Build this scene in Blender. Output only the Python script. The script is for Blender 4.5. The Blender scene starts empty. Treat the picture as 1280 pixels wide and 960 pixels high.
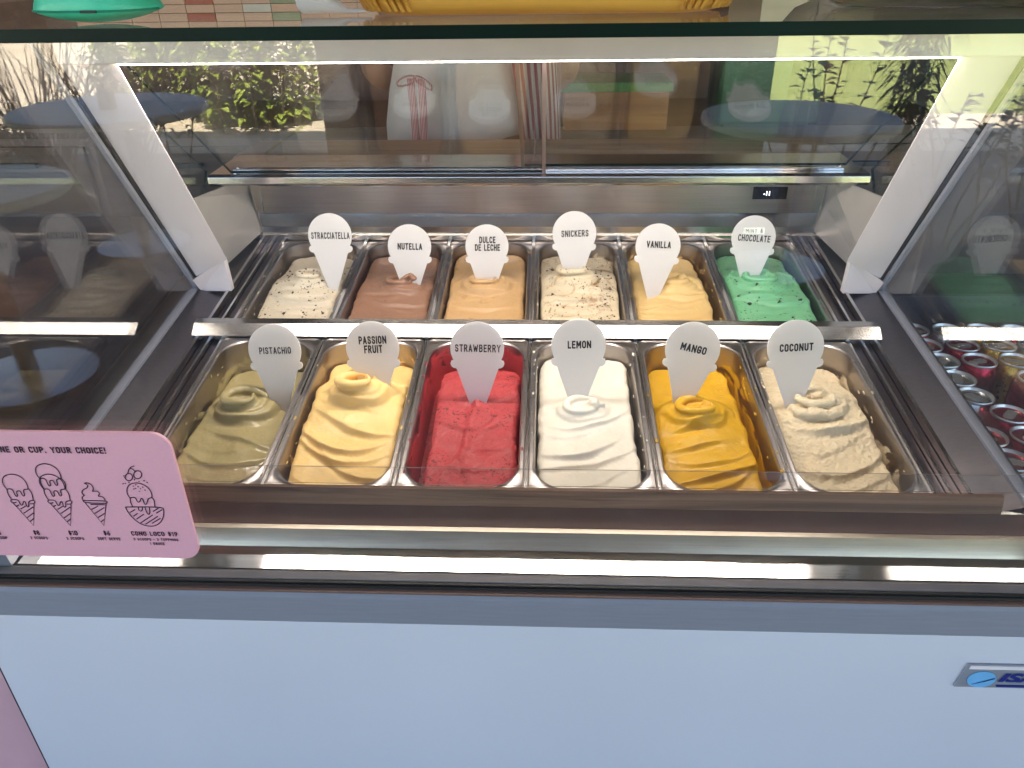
import bpy, bmesh, math, random
import numpy as np
from mathutils import Vector, Matrix
from mathutils.bvhtree import BVHTree

scene = bpy.context.scene
C = scene.collection
R = math.radians
PI = math.pi
random.seed(7)

# ------------------------------------------------------------------ camera
cam_data = bpy.data.cameras.new('camera')
cam_data.sensor_width = 36.0
cam_data.lens = 963.33 / 1280 * 36
cam_data.clip_start = 0.02
cam_data.clip_end = 400
cam = bpy.data.objects.new('camera', cam_data)
C.objects.link(cam)
pit, yaw, rol = 0.5127, -0.0470, -0.0143
fw = Vector((math.sin(yaw) * math.cos(pit), math.cos(yaw) * math.cos(pit), -math.sin(pit)))
rt0 = Vector((math.cos(yaw), -math.sin(yaw), 0))
up0 = rt0.cross(fw)
rt = math.cos(rol) * rt0 + math.sin(rol) * up0
up = -math.sin(rol) * rt0 + math.cos(rol) * up0
cam.matrix_world = Matrix(((rt.x, up.x, -fw.x, 0.0218), (rt.y, up.y, -fw.y, 0.0), (rt.z, up.z, -fw.z, 1.42), (0, 0, 0, 1)))
scene.camera = cam

# ------------------------------------------------------------------ sky, sun, exposure
SUN_EL, SUN_AZ = 52.0, 12.0          # the sun stands behind the shop (+y), the terrace lies in its shade
world = bpy.data.worlds.new('World')
scene.world = world
world.use_nodes = True
wn = world.node_tree
sky = wn.nodes.new('ShaderNodeTexSky')
sky.sky_type = 'NISHITA'
sky.sun_disc = False
sky.sun_elevation = R(SUN_EL)
sky.sun_rotation = R(SUN_AZ)
bgn = wn.nodes['Background']
bgn.inputs['Strength'].default_value = 0.10
wn.links.new(sky.outputs['Color'], bgn.inputs['Color'])
sd = bpy.data.lights.new('sun', 'SUN')
sd.energy = 5.0
sd.angle = R(0.53)
sd.color = (1.0, 0.95, 0.86)
sun = bpy.data.objects.new('sun', sd)
C.objects.link(sun)
sdir = Vector((math.sin(R(SUN_AZ)) * math.cos(R(SUN_EL)), math.cos(R(SUN_AZ)) * math.cos(R(SUN_EL)), math.sin(R(SUN_EL))))
sun.rotation_euler = sdir.to_track_quat('Z', 'Y').to_euler()
scene.view_settings.view_transform = 'Standard'
scene.view_settings.look = 'None'
scene.view_settings.exposure = 3.15
scene.view_settings.gamma = 1.0
LAMP = 3.8                            # emission of the strip lamp under the canopy

scene.render.engine = 'CYCLES'
cy = scene.cycles
cy.use_denoising = True
cy.max_bounces = 14
cy.transparent_max_bounces = 40
cy.glossy_bounces = 6
cy.diffuse_bounces = 4
cy.caustics_reflective = True
cy.sample_clamp_indirect = 6.0
cy.blur_glossy = 0.5

# ------------------------------------------------------------------ materials
def new_mat(name):
    m = bpy.data.materials.new(name)
    m.use_nodes = True
    nt = m.node_tree
    b = nt.nodes['Principled BSDF']
    return m, nt, b

def node(nt, kind, **kw):
    n = nt.nodes.new(kind)
    for k, v in kw.items():
        if k.startswith('i_'):
            key = k[2:].replace('_', ' ')
            n.inputs[key].default_value = v
        else:
            setattr(n, k, v)
    return n

def objcoord(nt, scale=(1, 1, 1)):
    tc = node(nt, 'ShaderNodeTexCoord')
    mp = node(nt, 'ShaderNodeMapping')
    mp.inputs['Scale'].default_value = scale
    nt.links.new(tc.outputs['Object'], mp.inputs['Vector'])
    return mp.outputs['Vector']

def noise(nt, vec, scale, detail=4, rough=0.55, dist=0.0):
    n = node(nt, 'ShaderNodeTexNoise')
    n.inputs['Scale'].default_value = scale
    n.inputs['Detail'].default_value = detail
    n.inputs['Roughness'].default_value = rough
    n.inputs['Distortion'].default_value = dist
    nt.links.new(vec, n.inputs['Vector'])
    return n.outputs['Fac']

def ramp(nt, fac, stops):
    r = node(nt, 'ShaderNodeValToRGB')
    els = r.color_ramp.elements
    while len(els) < len(stops):
        els.new(0.5)
    for e, (p, c) in zip(els, stops):
        e.position = p
        e.color = (c[0], c[1], c[2], 1) if not isinstance(c, (int, float)) else (c, c, c, 1)
    nt.links.new(fac, r.inputs['Fac'])
    return r.outputs['Color']

def mixc(nt, fac, a, b):
    n = node(nt, 'ShaderNodeMix', data_type='RGBA')
    if hasattr(fac, 'links') or hasattr(fac, 'node'):
        nt.links.new(fac, n.inputs[0])
    else:
        n.inputs[0].default_value = fac
    for s, i in ((a, 6), (b, 7)):
        if hasattr(s, 'node'):
            nt.links.new(s, n.inputs[i])
        else:
            n.inputs[i].default_value = (s[0], s[1], s[2], 1)
    return n.outputs[2]

def bump(nt, b, h, strength=0.3, dist=0.001, normal=None):
    n = node(nt, 'ShaderNodeBump')
    n.inputs['Strength'].default_value = strength
    n.inputs['Distance'].default_value = dist
    nt.links.new(h, n.inputs['Height'])
    if normal is not None:
        nt.links.new(normal, n.inputs['Normal'])
    nt.links.new(n.outputs['Normal'], b.inputs['Normal'])
    return n.outputs['Normal']

def plain(name, col, rough=0.5, metal=0.0, var=0.12, vscale=20, bmp=0.0, bscale=300, coat=0.0, stretch=(1, 1, 1)):
    m, nt, b = new_mat(name)
    v = objcoord(nt, stretch)
    f = noise(nt, v, vscale)
    lo = tuple(c * (1 - var) for c in col)
    hi = tuple(min(1, c * (1 + var)) for c in col)
    nt.links.new(ramp(nt, f, [(0.3, lo), (0.7, hi)]), b.inputs['Base Color'])
    r = ramp(nt, noise(nt, v, vscale * 2.3), [(0.3, max(0.02, rough * 0.94)), (0.7, min(1, rough * 1.06))])
    nt.links.new(r, b.inputs['Roughness'])
    b.inputs['Metallic'].default_value = metal
    if coat:
        b.inputs['Coat Weight'].default_value = coat
    if bmp:
        bump(nt, b, noise(nt, v, bscale), bmp)
    return m

def steel(name, col=(0.60, 0.585, 0.57), rough=0.22, brush=(1, 40, 40), wob=0.0):
    m, nt, b = new_mat(name)
    v = objcoord(nt, brush)
    v2 = objcoord(nt)
    f = noise(nt, v, 9, 6, 0.6)
    spots = noise(nt, v2, 30, 3)
    nt.links.new(mixc(nt, ramp(nt, f, [(0.3, 0.0), (0.7, 1.0)]), tuple(c * 0.9 for c in col), tuple(min(1, c * 1.06) for c in col)), b.inputs['Base Color'])
    b.inputs['Metallic'].default_value = 1.0
    mul = node(nt, 'ShaderNodeMath', operation='MULTIPLY_ADD')
    nt.links.new(spots, mul.inputs[0])
    mul.inputs[1].default_value = rough * 0.4
    mul.inputs[2].default_value = rough * 0.8
    nt.links.new(mul.outputs[0], b.inputs['Roughness'])
    n1 = bump(nt, b, f, 0.12, 0.0004)
    if wob:
        bump(nt, b, noise(nt, v2, 9, 1), 1.0, wob, n1)
    return m

def glass_mat(name, tint=(0.972, 0.972, 0.97), f0=0.070, film=0.016):
    """a clear sheet: straight-through transmission plus the reflection of each face (Schlick)"""
    m = bpy.data.materials.new(name)
    m.use_nodes = True
    nt = m.node_tree
    nt.nodes.clear()
    out = node(nt, 'ShaderNodeOutputMaterial')
    mix = node(nt, 'ShaderNodeMixShader')
    tr = node(nt, 'ShaderNodeBsdfTransparent')
    tr.inputs['Color'].default_value = (*tint, 1)
    gl = node(nt, 'ShaderNodeBsdfGlossy')
    gl.inputs['Roughness'].default_value = 0.0
    g = node(nt, 'ShaderNodeNewGeometry')
    dot = node(nt, 'ShaderNodeVectorMath', operation='DOT_PRODUCT')
    nt.links.new(g.outputs['Normal'], dot.inputs[0])
    nt.links.new(g.outputs['Incoming'], dot.inputs[1])
    ab = node(nt, 'ShaderNodeMath', operation='ABSOLUTE')
    nt.links.new(dot.outputs['Value'], ab.inputs[0])
    om = node(nt, 'ShaderNodeMath', operation='SUBTRACT')
    om.inputs[0].default_value = 1.0
    nt.links.new(ab.outputs[0], om.inputs[1])
    pw = node(nt, 'ShaderNodeMath', operation='POWER')
    nt.links.new(om.outputs[0], pw.inputs[0])
    pw.inputs[1].default_value = 5.0
    ma = node(nt, 'ShaderNodeMath', operation='MULTIPLY_ADD')
    nt.links.new(pw.outputs[0], ma.inputs[0])
    ma.inputs[1].default_value = 1 - f0
    ma.inputs[2].default_value = f0
    nt.links.new(ma.outputs[0], mix.inputs[0])
    nt.links.new(tr.outputs[0], mix.inputs[1])
    nt.links.new(gl.outputs[0], mix.inputs[2])
    # wiping marks and dust: a very thin matt film, here and there
    v = objcoord(nt, (1, 1, 1)); df = node(nt, 'ShaderNodeBsdfDiffuse'); df.inputs['Color'].default_value = (.8, .8, .8, 1)
    fm = ramp(nt, noise(nt, v, 5.5, 7, 0.72, 1.5), [(0.42, 0.0), (0.80, film)])
    m2 = node(nt, 'ShaderNodeMixShader'); nt.links.new(fm, m2.inputs[0]); nt.links.new(mix.outputs[0], m2.inputs[1]); nt.links.new(df.outputs[0], m2.inputs[2])
    nt.links.new(m2.outputs[0], out.inputs['Surface'])
    return m

def emis(name, col, s):
    m, nt, b = new_mat(name)
    b.inputs['Base Color'].default_value = (0.8, 0.8, 0.8, 1)
    b.inputs['Emission Color'].default_value = (*col, 1)
    b.inputs['Emission Strength'].default_value = s
    return m

def wood(name, a, b_, rough=0.45, scale=6, axis=0):
    m, nt, b = new_mat(name)
    st = [14, 14, 14]
    st[axis] = 0.5
    v = objcoord(nt, tuple(st))
    f = noise(nt, v, scale * 0.35, 6, 0.6, 1.2)
    nt.links.new(ramp(nt, f, [(0.35, a), (0.65, b_)]), b.inputs['Base Color'])
    b.inputs['Roughness'].default_value = rough
    bump(nt, b, f, 0.15, 0.0006)
    return m

M = {}
M['steel'] = steel('brushed_steel', rough=0.2)
M['steel_mirror'] = steel('polished_steel', (0.68, 0.67, 0.66), 0.07, wob=0.0012)
M['steel_soft'] = steel('satin_steel', (0.43, 0.395, 0.39), 0.32)
M['pan_steel'] = steel('pan_steel', (0.37, 0.34, 0.335), 0.30)
M['liner'] = steel('smoked_liner', (0.17, 0.155, 0.165), 0.32)
M['steel_dark'] = steel('dark_steel', (0.16, 0.125, 0.13), 0.3)
M['white_lacquer'] = plain('white_lacquer', (0.80, 0.73, 0.78), 0.35, var=0.02, coat=0.3)
M['panel'] = plain('white_panel', (0.60, 0.60, 0.69), 0.40, var=0.035, vscale=2.2, bmp=0.06, bscale=500)
M['rail'] = plain('grey_aluminium', (0.30, 0.31, 0.38), 0.42, 0.3, var=0.04, stretch=(1, 20, 20))
M['rubber'] = plain('black_rubber', (0.015, 0.013, 0.014), 0.6)
M['glass'] = glass_mat('clear_glass')
M['riser'] = steel('warm_steel', (0.60, 0.53, 0.45), 0.36)
M['liner_pale'] = plain('pale_liner', (0.40, 0.37, 0.36), 0.35, 0.3, var=0.04)
M['door_glass'] = glass_mat('door_glass', (0.94, 0.94, 0.94), 0.062)
M['edge_glass'] = plain('green_glass_edge', (0.0008, 0.010, 0.007), 0.45, var=0.3, vscale=8)
M['edge_glass'].node_tree.nodes['Principled BSDF'].inputs['Specular IOR Level'].default_value = 0.12
M['lamp'] = emis('lamp_diffuser', (1.0, 0.90, 0.78), LAMP)
M['wood_dark'] = wood('brown_wood_laminate', (0.085, 0.044, 0.030), (0.24, 0.135, 0.085), 0.7, 16)
M['brown_metal'] = plain('brown_lacquered_steel', (0.15, 0.092, 0.078), 0.36, 0.0, var=0.05, stretch=(2, 4, 4))
M['board'] = wood('pale_bamboo', (0.42, 0.28, 0.19), (0.60, 0.43, 0.31), 0.5)
M['acrylic'] = plain('white_acrylic', (0.92, 0.905, 0.92), 0.3, var=0.01)
M['ink'] = plain('black_ink', (0.010, 0.009, 0.012), 0.6)
M['sign_ink'] = plain('plum_ink', (0.035, 0.008, 0.03), 0.6)
M['pink'] = plain('pink_card', (0.74, 0.37, 0.46), 0.38, var=0.02, vscale=300)
M['pink_paint'] = plain('pink_counter', (0.62, 0.36, 0.42), 0.5, var=0.03)
M['blue'] = plain('blue_enamel', (0.02, 0.03, 0.20), 0.3)
M['sky_blue'] = plain('light_blue_enamel', (0.16, 0.42, 0.75), 0.3)
M['lens'] = plain('dark_display', (0.006, 0.004, 0.010), 0.12)
M['red_led'] = emis('red_digits', (1.0, 0.05, 0.02), 1.2)
M['white_led'] = emis('white_digits', (0.8, 0.85, 1.0), 0.6)
M['teal'] = plain('teal_plastic', (0.055, 0.52, 0.34), 0.45, var=0.08, vscale=60, bmp=0.2, bscale=400)
M['amber'] = wood('amber_wicker', (0.50, 0.20, 0.02), (0.75, 0.38, 0.06), 0.5, 8)
M['label_strip'] = plain('label_strip', (0.78, 0.80, 0.76), 0.4, var=0.01)

def acrylic_mat():
    """opal acrylic: part of the light that falls on its back comes through"""
    m = M['acrylic']; nt = m.node_tree; b = nt.nodes['Principled BSDF']
    tr = node(nt, 'ShaderNodeBsdfTranslucent'); tr.inputs['Color'].default_value = (.98, .965, .97, 1)
    mx = node(nt, 'ShaderNodeMixShader'); mx.inputs[0].default_value = .6
    nt.links.new(b.outputs[0], mx.inputs[1]); nt.links.new(tr.outputs[0], mx.inputs[2])
    nt.links.new(mx.outputs[0], nt.nodes['Material Output'].inputs['Surface'])
acrylic_mat()

# ------------------------------------------------------------------ mesh helpers
class MB:
    def __init__(s):
        s.v = []; s.f = []
    def add(s, vs, fs):
        n = len(s.v)
        s.v += [tuple(p) for p in vs]
        s.f += [tuple(i + n for i in f) for f in fs]
        return s
    def box(s, x0, x1, y0, y1, z0, z1):
        vs = [(x, y, z) for z in (z0, z1) for y in (y0, y1) for x in (x0, x1)]
        return s.add(vs, [(0, 2, 3, 1), (4, 5, 7, 6), (0, 1, 5, 4), (2, 6, 7, 3), (0, 4, 6, 2), (1, 3, 7, 5)])
    def hexa(s, p):      # 8 points: bottom 0-3 (ccw from above), top 4-7
        return s.add(p, [(3, 2, 1, 0), (4, 5, 6, 7), (0, 1, 5, 4), (1, 2, 6, 5), (2, 3, 7, 6), (3, 0, 4, 7)])
    def prism_x(s, prof, x0, x1):   # prof: list of (y,z)
        n = len(prof)
        vs = [(x0, y, z) for y, z in prof] + [(x1, y, z) for y, z in prof]
        fs = [tuple(range(n)), tuple(range(2 * n - 1, n - 1, -1))]
        fs += [(i, i + n, (i + 1) % n + n, (i + 1) % n) for i in range(n)]
        return s.add(vs, fs)
    def slab(s, poly, nrm, th):     # polygon of 3d points, pushed along nrm by th
        n = len(poly)
        nv = Vector(nrm) * th
        vs = list(poly) + [tuple(Vector(p) + nv) for p in poly]
        fs = [tuple(range(n))[::-1], tuple(range(n, 2 * n))] + [(i, (i + 1) % n, (i + 1) % n + n, i + n) for i in range(n)]
        return s.add(vs, fs)
    def tube(s, pts, rad, n=8, caps=True, flat=1.0, upv=(0, 0, 1)):
        pts = [Vector(p) for p in pts]
        k = len(pts)
        if not hasattr(rad, '__len__'):
            rad = [rad] * k
        vs = []; fs = []
        for i, p in enumerate(pts):
            t = (pts[min(i + 1, k - 1)] - pts[max(i - 1, 0)])
            t = t.normalized() if t.length > 1e-9 else Vector((0, 0, 1))
            ref = Vector(upv)
            if abs(t.dot(ref)) > 0.97:
                ref = Vector((1, 0, 0))
            a = t.cross(ref).normalized(); b = a.cross(t)
            for j in range(n):
                q = 2 * PI * j / n
                vs.append(tuple(p + a * math.cos(q) * rad[i] + b * math.sin(q) * rad[i] * flat))
        for i in range(k - 1):
            for j in range(n):
                fs.append((i * n + j, i * n + (j + 1) % n, (i + 1) * n + (j + 1) % n, (i + 1) * n + j))
        if caps:
            fs += [tuple(range(n))[::-1], tuple(range((k - 1) * n, k * n))]
        return s.add(vs, fs)
    def lathe(s, prof, n=24, c=(0, 0, 0)):   # (r,z) list
        vs = [(c[0] + r * math.cos(2 * PI * j / n), c[1] + r * math.sin(2 * PI * j / n), c[2] + z) for r, z in prof for j in range(n)]
        fs = []
        for i in range(len(prof) - 1):
            for j in range(n):
                fs.append((i * n + j, i * n + (j + 1) % n, (i + 1) * n + (j + 1) % n, (i + 1) * n + j))
        if prof[0][0] > 1e-6: fs.append(tuple(range(n))[::-1])
        if prof[-1][0] > 1e-6: fs.append(tuple(range((len(prof) - 1) * n, len(prof) * n)))
        return s.add(vs, fs)
    def loft(s, rings, caps=True):
        n = len(rings[0]); vs = [p for r in rings for p in r]; fs = []
        for i in range(len(rings) - 1):
            for j in range(n):
                fs.append((i * n + j, i * n + (j + 1) % n, (i + 1) * n + (j + 1) % n, (i + 1) * n + j))
        if caps:
            fs += [tuple(range(n))[::-1], tuple(range((len(rings) - 1) * n, len(rings) * n))]
        return s.add(vs, fs)
    def mesh(s, name, mats, smooth=False, bevel=0.0, mtx=None, fixn=True):
        me = bpy.data.meshes.new(name)
        me.from_pydata(s.v, [], s.f)
        if mtx is not None: me.transform(mtx)
        bm = bmesh.new(); bm.from_mesh(me)
        if bevel:
            bmesh.ops.bevel(bm, geom=[e for e in bm.edges], offset=bevel, segments=2, affect='EDGES', profile=0.6, clamp_overlap=True)
        if fixn:
            bmesh.ops.recalc_face_normals(bm, faces=bm.faces)
        bm.to_mesh(me); bm.free()
        for m in (mats if isinstance(mats, (list, tuple)) else [mats]): me.materials.append(m)
        if smooth:
            me.polygons.foreach_set('use_smooth', [True] * len(me.polygons))
            if smooth == 'auto':
                try: me.set_sharp_from_angle(angle=R(35))
                except Exception: pass
        return me
    def build(s, name, mats, parent=None, **kw):
        me = s.mesh(name, mats, **kw)
        o = bpy.data.objects.new(name, me)
        C.objects.link(o)
        if parent is not None: o.parent = parent
        return o

def tag(o, label=None, cat=None, group=None, kind=None):
    if label: o['label'] = label
    if cat: o['category'] = cat
    if group: o['group'] = group
    if kind: o['kind'] = kind
    return o

def empty(name, loc=(0, 0, 0), rot=(0, 0, 0)):
    o = bpy.data.objects.new(name, None)
    C.objects.link(o)
    o.location = loc; o.rotation_euler = rot
    o.empty_display_size = 0.05
    return o

def mobj(name, me, parent=None, loc=(0, 0, 0), rot=(0, 0, 0)):
    o = bpy.data.objects.new(name, me)
    C.objects.link(o)
    if parent is not None: o.parent = parent
    o.location = loc; o.rotation_euler = rot
    return o

def text_mesh(txt, mat, width=None, height=None, bold=0.02, shear=0.0, align='CENTER', depth=0.0, space=1.0, line=1.0):
    """flat lettering in the local XY plane fitted to width x height, centred"""
    cu = bpy.data.curves.new('t', 'FONT')
    cu.body = txt; cu.align_x = align; cu.offset = bold; cu.shear = shear
    cu.space_character = space; cu.space_line = line
    cu.extrude = 0.0; cu.resolution_u = 4
    o = bpy.data.objects.new('t', cu); C.objects.link(o)
    dg = bpy.context.evaluated_depsgraph_get()
    me = bpy.data.meshes.new_from_object(o.evaluated_get(dg))
    bpy.data.objects.remove(o)
    co = np.zeros(len(me.vertices) * 3); me.vertices.foreach_get('co', co); co = co.reshape(-1, 3)
    mn, mx = co.min(0), co.max(0)
    co -= (mn + mx) / 2
    d = mx - mn
    sx = width / d[0] if width else 1
    sy = height / d[1] if height else sx
    if not width: sx = sy
    co[:, 0] *= sx; co[:, 1] *= sy
    me.vertices.foreach_set('co', co.ravel()); me.update()
    me.materials.clear(); me.materials.append(mat)
    return me

def rrect(w, h, r, n=6, cx=0, cy=0):
    pts = []
    for qx, qy, a0 in ((1, 1, 0), (-1, 1, 90), (-1, -1, 180), (1, -1, 270)):
        for i in range(n + 1):
            a = R(a0 + 90 * i / n)
            pts.append((cx + qx * (w / 2 - r) + r * math.cos(a), cy + qy * (h / 2 - r) + r * math.sin(a)))
    return pts

# numpy value noise
_rng = np.random.RandomState(3)
_tab = _rng.rand(256, 256)
def vnoise(x, y, seed=0):
    x = x + seed * 17.37; y = y + seed * 9.11
    xi = np.floor(x).astype(int); yi = np.floor(y).astype(int)
    fx = x - xi; fy = y - yi
    fx = fx * fx * fx * (fx * (fx * 6 - 15) + 10); fy = fy * fy * fy * (fy * (fy * 6 - 15) + 10)
    g = lambda a, b: _tab[a % 256, b % 256]
    return (g(xi, yi) * (1 - fx) * (1 - fy) + g(xi + 1, yi) * fx * (1 - fy) + g(xi, yi + 1) * (1 - fx) * fy + g(xi + 1, yi + 1) * fx * fy) * 2 - 1
def fbm(x, y, seed=0, oct=4, gain=0.5):
    a = 1; t = 0; n = 0
    for i in range(oct):
        t = t + a * vnoise(x * 2 ** i, y * 2 ** i, seed + i * 5); n += a; a *= gain
    return t / n
# ---- heavy condensed lettering drawn as thick strokes (cell: 0..w wide, 0..1 high)
_A = lambda cx, cy, rx, ry, a0, a1, n=7: [(cx + rx * math.cos(R(a0 + (a1 - a0) * i / n)), cy + ry * math.sin(R(a0 + (a1 - a0) * i / n))) for i in range(n + 1)]
_O = _A(.25, .75, .25, .25, 0, 180, 8) + _A(.25, .25, .25, .25, 180, 360, 8) + [(.5, .75)]
GL = {
 'A': (.52, [[(0, 0), (.24, 1)], [(.28, 1), (.52, 0)], [(.08, .28), (.44, .28)]]),
 'B': (.5, [[(0, 0), (0, 1), (.28, 1)] + _A(.28, .77, .20, .23, 90, -90, 6) + [(0, .54)], [(.28, .54)] + _A(.28, .27, .22, .27, 90, -90, 6) + [(0, 0)]]),
 'C': (.48, [_A(.25, .74, .25, .26, 18, 180, 8) + _A(.25, .26, .25, .26, 180, 342, 8)]),
 'D': (.5, [[(0, 0), (0, 1), (.22, 1)] + _A(.22, .72, .28, .28, 90, 0, 5) + _A(.22, .28, .28, .28, 0, -90, 5) + [(0, 0)]]),
 'E': (.42, [[(.42, 1), (0, 1), (0, 0), (.42, 0)], [(0, .52), (.36, .52)]]),
 'F': (.42, [[(.42, 1), (0, 1), (0, 0)], [(0, .52), (.36, .52)]]),
 'G': (.5, [_A(.25, .75, .25, .25, 0, 180, 8) + _A(.25, .25, .25, .25, 180, 360, 8) + [(.5, .45), (.28, .45)]]),
 'H': (.5, [[(0, 0), (0, 1)], [(.5, 0), (.5, 1)], [(0, .5), (.5, .5)]]),
 'I': (.0, [[(0, 0), (0, 1)]]),
 'K': (.48, [[(0, 0), (0, 1)], [(.46, 1), (.02, .48)], [(.14, .60), (.48, 0)]]),
 'L': (.40, [[(0, 1), (0, 0), (.40, 0)]]),
 'M': (.66, [[(0, 0), (0, 1)], [(.04, .98), (.33, .35)], [(.33, .35), (.62, .98)], [(.66, 1), (.66, 0)]]),
 'N': (.56, [[(0, 0), (0, 1)], [(.03, .97), (.53, .03)], [(.56, 0), (.56, 1)]]),
 'O': (.5, [_O]),
 'P': (.48, [[(0, 0), (0, 1), (.24, 1)] + _A(.24, .73, .24, .27, 90, -90, 8) + [(0, .46)]]),
 'R': (.5, [[(0, 0), (0, 1), (.24, 1)] + _A(.24, .75, .23, .25, 90, -90, 8) + [(0, .50)], [(.22, .50), (.5, 0)]]),
 'S': (.48, [_A(.24, .75, .24, .25, 15, 180, 7) + _A(.24, .76, .24, .22, 180, 250, 3) + _A(.24, .24, .24, .24, 70, 0, 3) + _A(.24, .25, .24, .25, 0, -170, 7)]),
 'T': (.5, [[(0, 1), (.5, 1)], [(.25, 1), (.25, 0)]]),
 'U': (.5, [[(0, 1), (0, .25)] + _A(.25, .25, .25, .25, 180, 360, 8) + [(.5, 1)]]),
 'V': (.52, [[(0, 1), (.26, .02)], [(.26, .02), (.52, 1)]]),
 'W': (.76, [[(0, 1), (.18, .03)], [(.18, .03), (.38, .75)], [(.38, .75), (.58, .03)], [(.58, .03), (.76, 1)]]),
 'X': (.5, [[(0, 0), (.5, 1)], [(.5, 0), (0, 1)]]),
 'Y': (.52, [[(0, 1), (.26, .48), (.52, 1)], [(.26, .48), (.26, 0)]]),
 '0': (.5, [_O]), '1': (.18, [[(0, .82), (.18, 1), (.18, 0)]]),
 '2': (.46, [_A(.23, .75, .23, .25, 170, -20, 8) + [(.02, .04)], [(0, 0), (.46, 0)]]),
 '3': (.46, [_A(.22, .76, .22, .24, 160, -90, 8), _A(.22, .27, .24, .27, 80, -160, 8)]),
 '4': (.5, [[(.38, 0), (.38, 1)], [(.36, 1), (0, .30)], [(0, .30), (.5, .30)]]),
 '6': (.48, [[(.36, 1), (.06, .50)] + _A(.24, .27, .24, .27, 150, 520, 14)]),
 '8': (.48, [_A(.24, .76, .20, .24, -90, 270, 12), _A(.24, .27, .24, .27, 90, 450, 12)]),
 '9': (.48, [[(.12, 0), (.42, .50)] + _A(.24, .73, .24, .27, -30, 340, 14)]),
 '$': (.46, [_A(.23, .72, .22, .20, 15, 180, 6) + _A(.23, .73, .22, .20, 180, 250, 3) + _A(.23, .30, .22, .20, 70, 0, 3) + _A(.23, .30, .22, .20, 0, -170, 6), [(.23, 1.08), (.23, -.06)]]),
 '&': (.55, [[(.55, 0), (.10, .70)] + _A(.25, .80, .16, .20, 190, -20, 6) + [(.05, .38)] + _A(.22, .22, .22, .22, 160, 300, 6) + [(.52, .42)]]),
 '.': (.0, [[(0, .0), (0, .04)]]), '!': (.0, [[(0, 1), (0, .46)], [(0, .0), (0, .04)]]), '-': (.3, [[(0, .48), (.3, .48)]]), ' ': (.22, []),
}
def stroke_text(txt, mat, width, height, sw=.25, gap=.40, lead=1.42):
    """thick flat strokes, fitted to width x height (XZ plane, facing -y); nested 0.02 mm apart so that no faces coincide"""
    m = MB(); k = 0
    lines = txt.split('\n')
    polys = []; lw = []
    for li, ln in enumerate(lines):
        x = 0; cur = []
        for ch in ln:
            w, st_ = GL.get(ch, GL[' '])
            for q in st_: cur.append([(x + a, b - li * lead) for a, b in q])
            x += w + gap
        lw.append(x - gap); polys.append(cur)
    W = max(lw) + sw; Hh = 1 + (len(lines) - 1) * lead + sw
    sx, sy = width / W, height / Hh
    h = sw / 2
    for cur, l_ in zip(polys, lw):
        for q in cur:
            q = [p for i, p in enumerate(q) if i == 0 or math.hypot(p[0] - q[i - 1][0], p[1] - q[i - 1][1]) > 1e-5]
            n = len(q)
            # mitred ribbon
            L_ = []; R_ = []
            for i, p in enumerate(q):
                a = q[i - 1] if i else None; b = q[i + 1] if i < n - 1 else None
                d1 = (p[0] - a[0], p[1] - a[1]) if a else None; d2 = (b[0] - p[0], b[1] - p[1]) if b else None
                nn = []
                for d in (d1, d2):
                    if d:
                        l = math.hypot(*d) or 1; nn.append((-d[1] / l, d[0] / l))
                if len(nn) == 2:
                    mx, my = nn[0][0] + nn[1][0], nn[0][1] + nn[1][1]; l = math.hypot(mx, my)
                    if l < .5: mx, my = nn[0]; sc_ = 1.0
                    else:
                        mx /= l; my /= l; sc_ = min(1.35, 1 / max(.5, mx * nn[0][0] + my * nn[0][1]))
                else:
                    mx, my = nn[0]; sc_ = 1.0
                e = (0, 0)
                if not a: e = (-d2[0] / math.hypot(*d2) * h * .9, -d2[1] / math.hypot(*d2) * h * .9)
                if not b: e = (d1[0] / math.hypot(*d1) * h * .9, d1[1] / math.hypot(*d1) * h * .9)
                L_.append((p[0] + mx * h * sc_ + e[0], p[1] + my * h * sc_ + e[1])); R_.append((p[0] - mx * h * sc_ + e[0], p[1] - my * h * sc_ + e[1]))
            yy = -.00002 * (k % 9); k += 1
            off = -l_ / 2
            vs = [((a + off) * sx, yy, (b - .5 + (len(lines) - 1) * lead / 2) * sy) for a, b in L_ + R_]
            m.add(vs, [(i, n + i, n + i + 1, i + 1) for i in range(n - 1)])
    return m.mesh('lettering', mat, fixn=False)
# ------------------------------------------------------------------ the setting
M['deck'] = wood('brown_terrace_deck', (0.055, 0.034, 0.032), (0.10, 0.065, 0.055), 0.6, 5, 0)
M['path'] = plain('pale_paving', (0.68, 0.56, 0.39), 0.9, var=0.12, vscale=0.8, bmp=0.3, bscale=20)
M['soil'] = plain('bark_soil', (0.10, 0.06, 0.04), 0.95, var=0.4, vscale=6)
def lawn_mat():
    m, nt, b = new_mat('lawn')
    v = objcoord(nt); v2 = objcoord(nt, (1, 5, 1))
    f = noise(nt, v2, 1.3, 6, 0.65)
    f2 = noise(nt, v, 14, 4)
    c = ramp(nt, f, [(0.3, (0.22, 0.26, 0.06)), (0.7, (0.40, 0.44, 0.12))])
    c = mixc(nt, 0.35, c, ramp(nt, f2, [(0.35, (0.18, 0.22, 0.05)), (0.65, (0.44, 0.46, 0.15))]))
    nt.links.new(c, b.inputs['Base Color']); b.inputs['Roughness'].default_value = 0.9
    return m
M['lawn'] = lawn_mat()
def sheet(name, x0, x1, y0, y1, z, mat, th=0.3):
    return tag(MB().box(x0, x1, y0, y1, z - th, z).build(name, mat), kind='structure')
sheet('lawn', -120, 120, -160, 60, -0.02, M['lawn'])
sheet('terrace_deck', -7.5, 7.5, -5.0, 6.0, 0.0, M['deck'], 0.1)
sheet('paved_path', -40, -2.3, -60, -5.02, -0.008, M['path'], 0.1)
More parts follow.
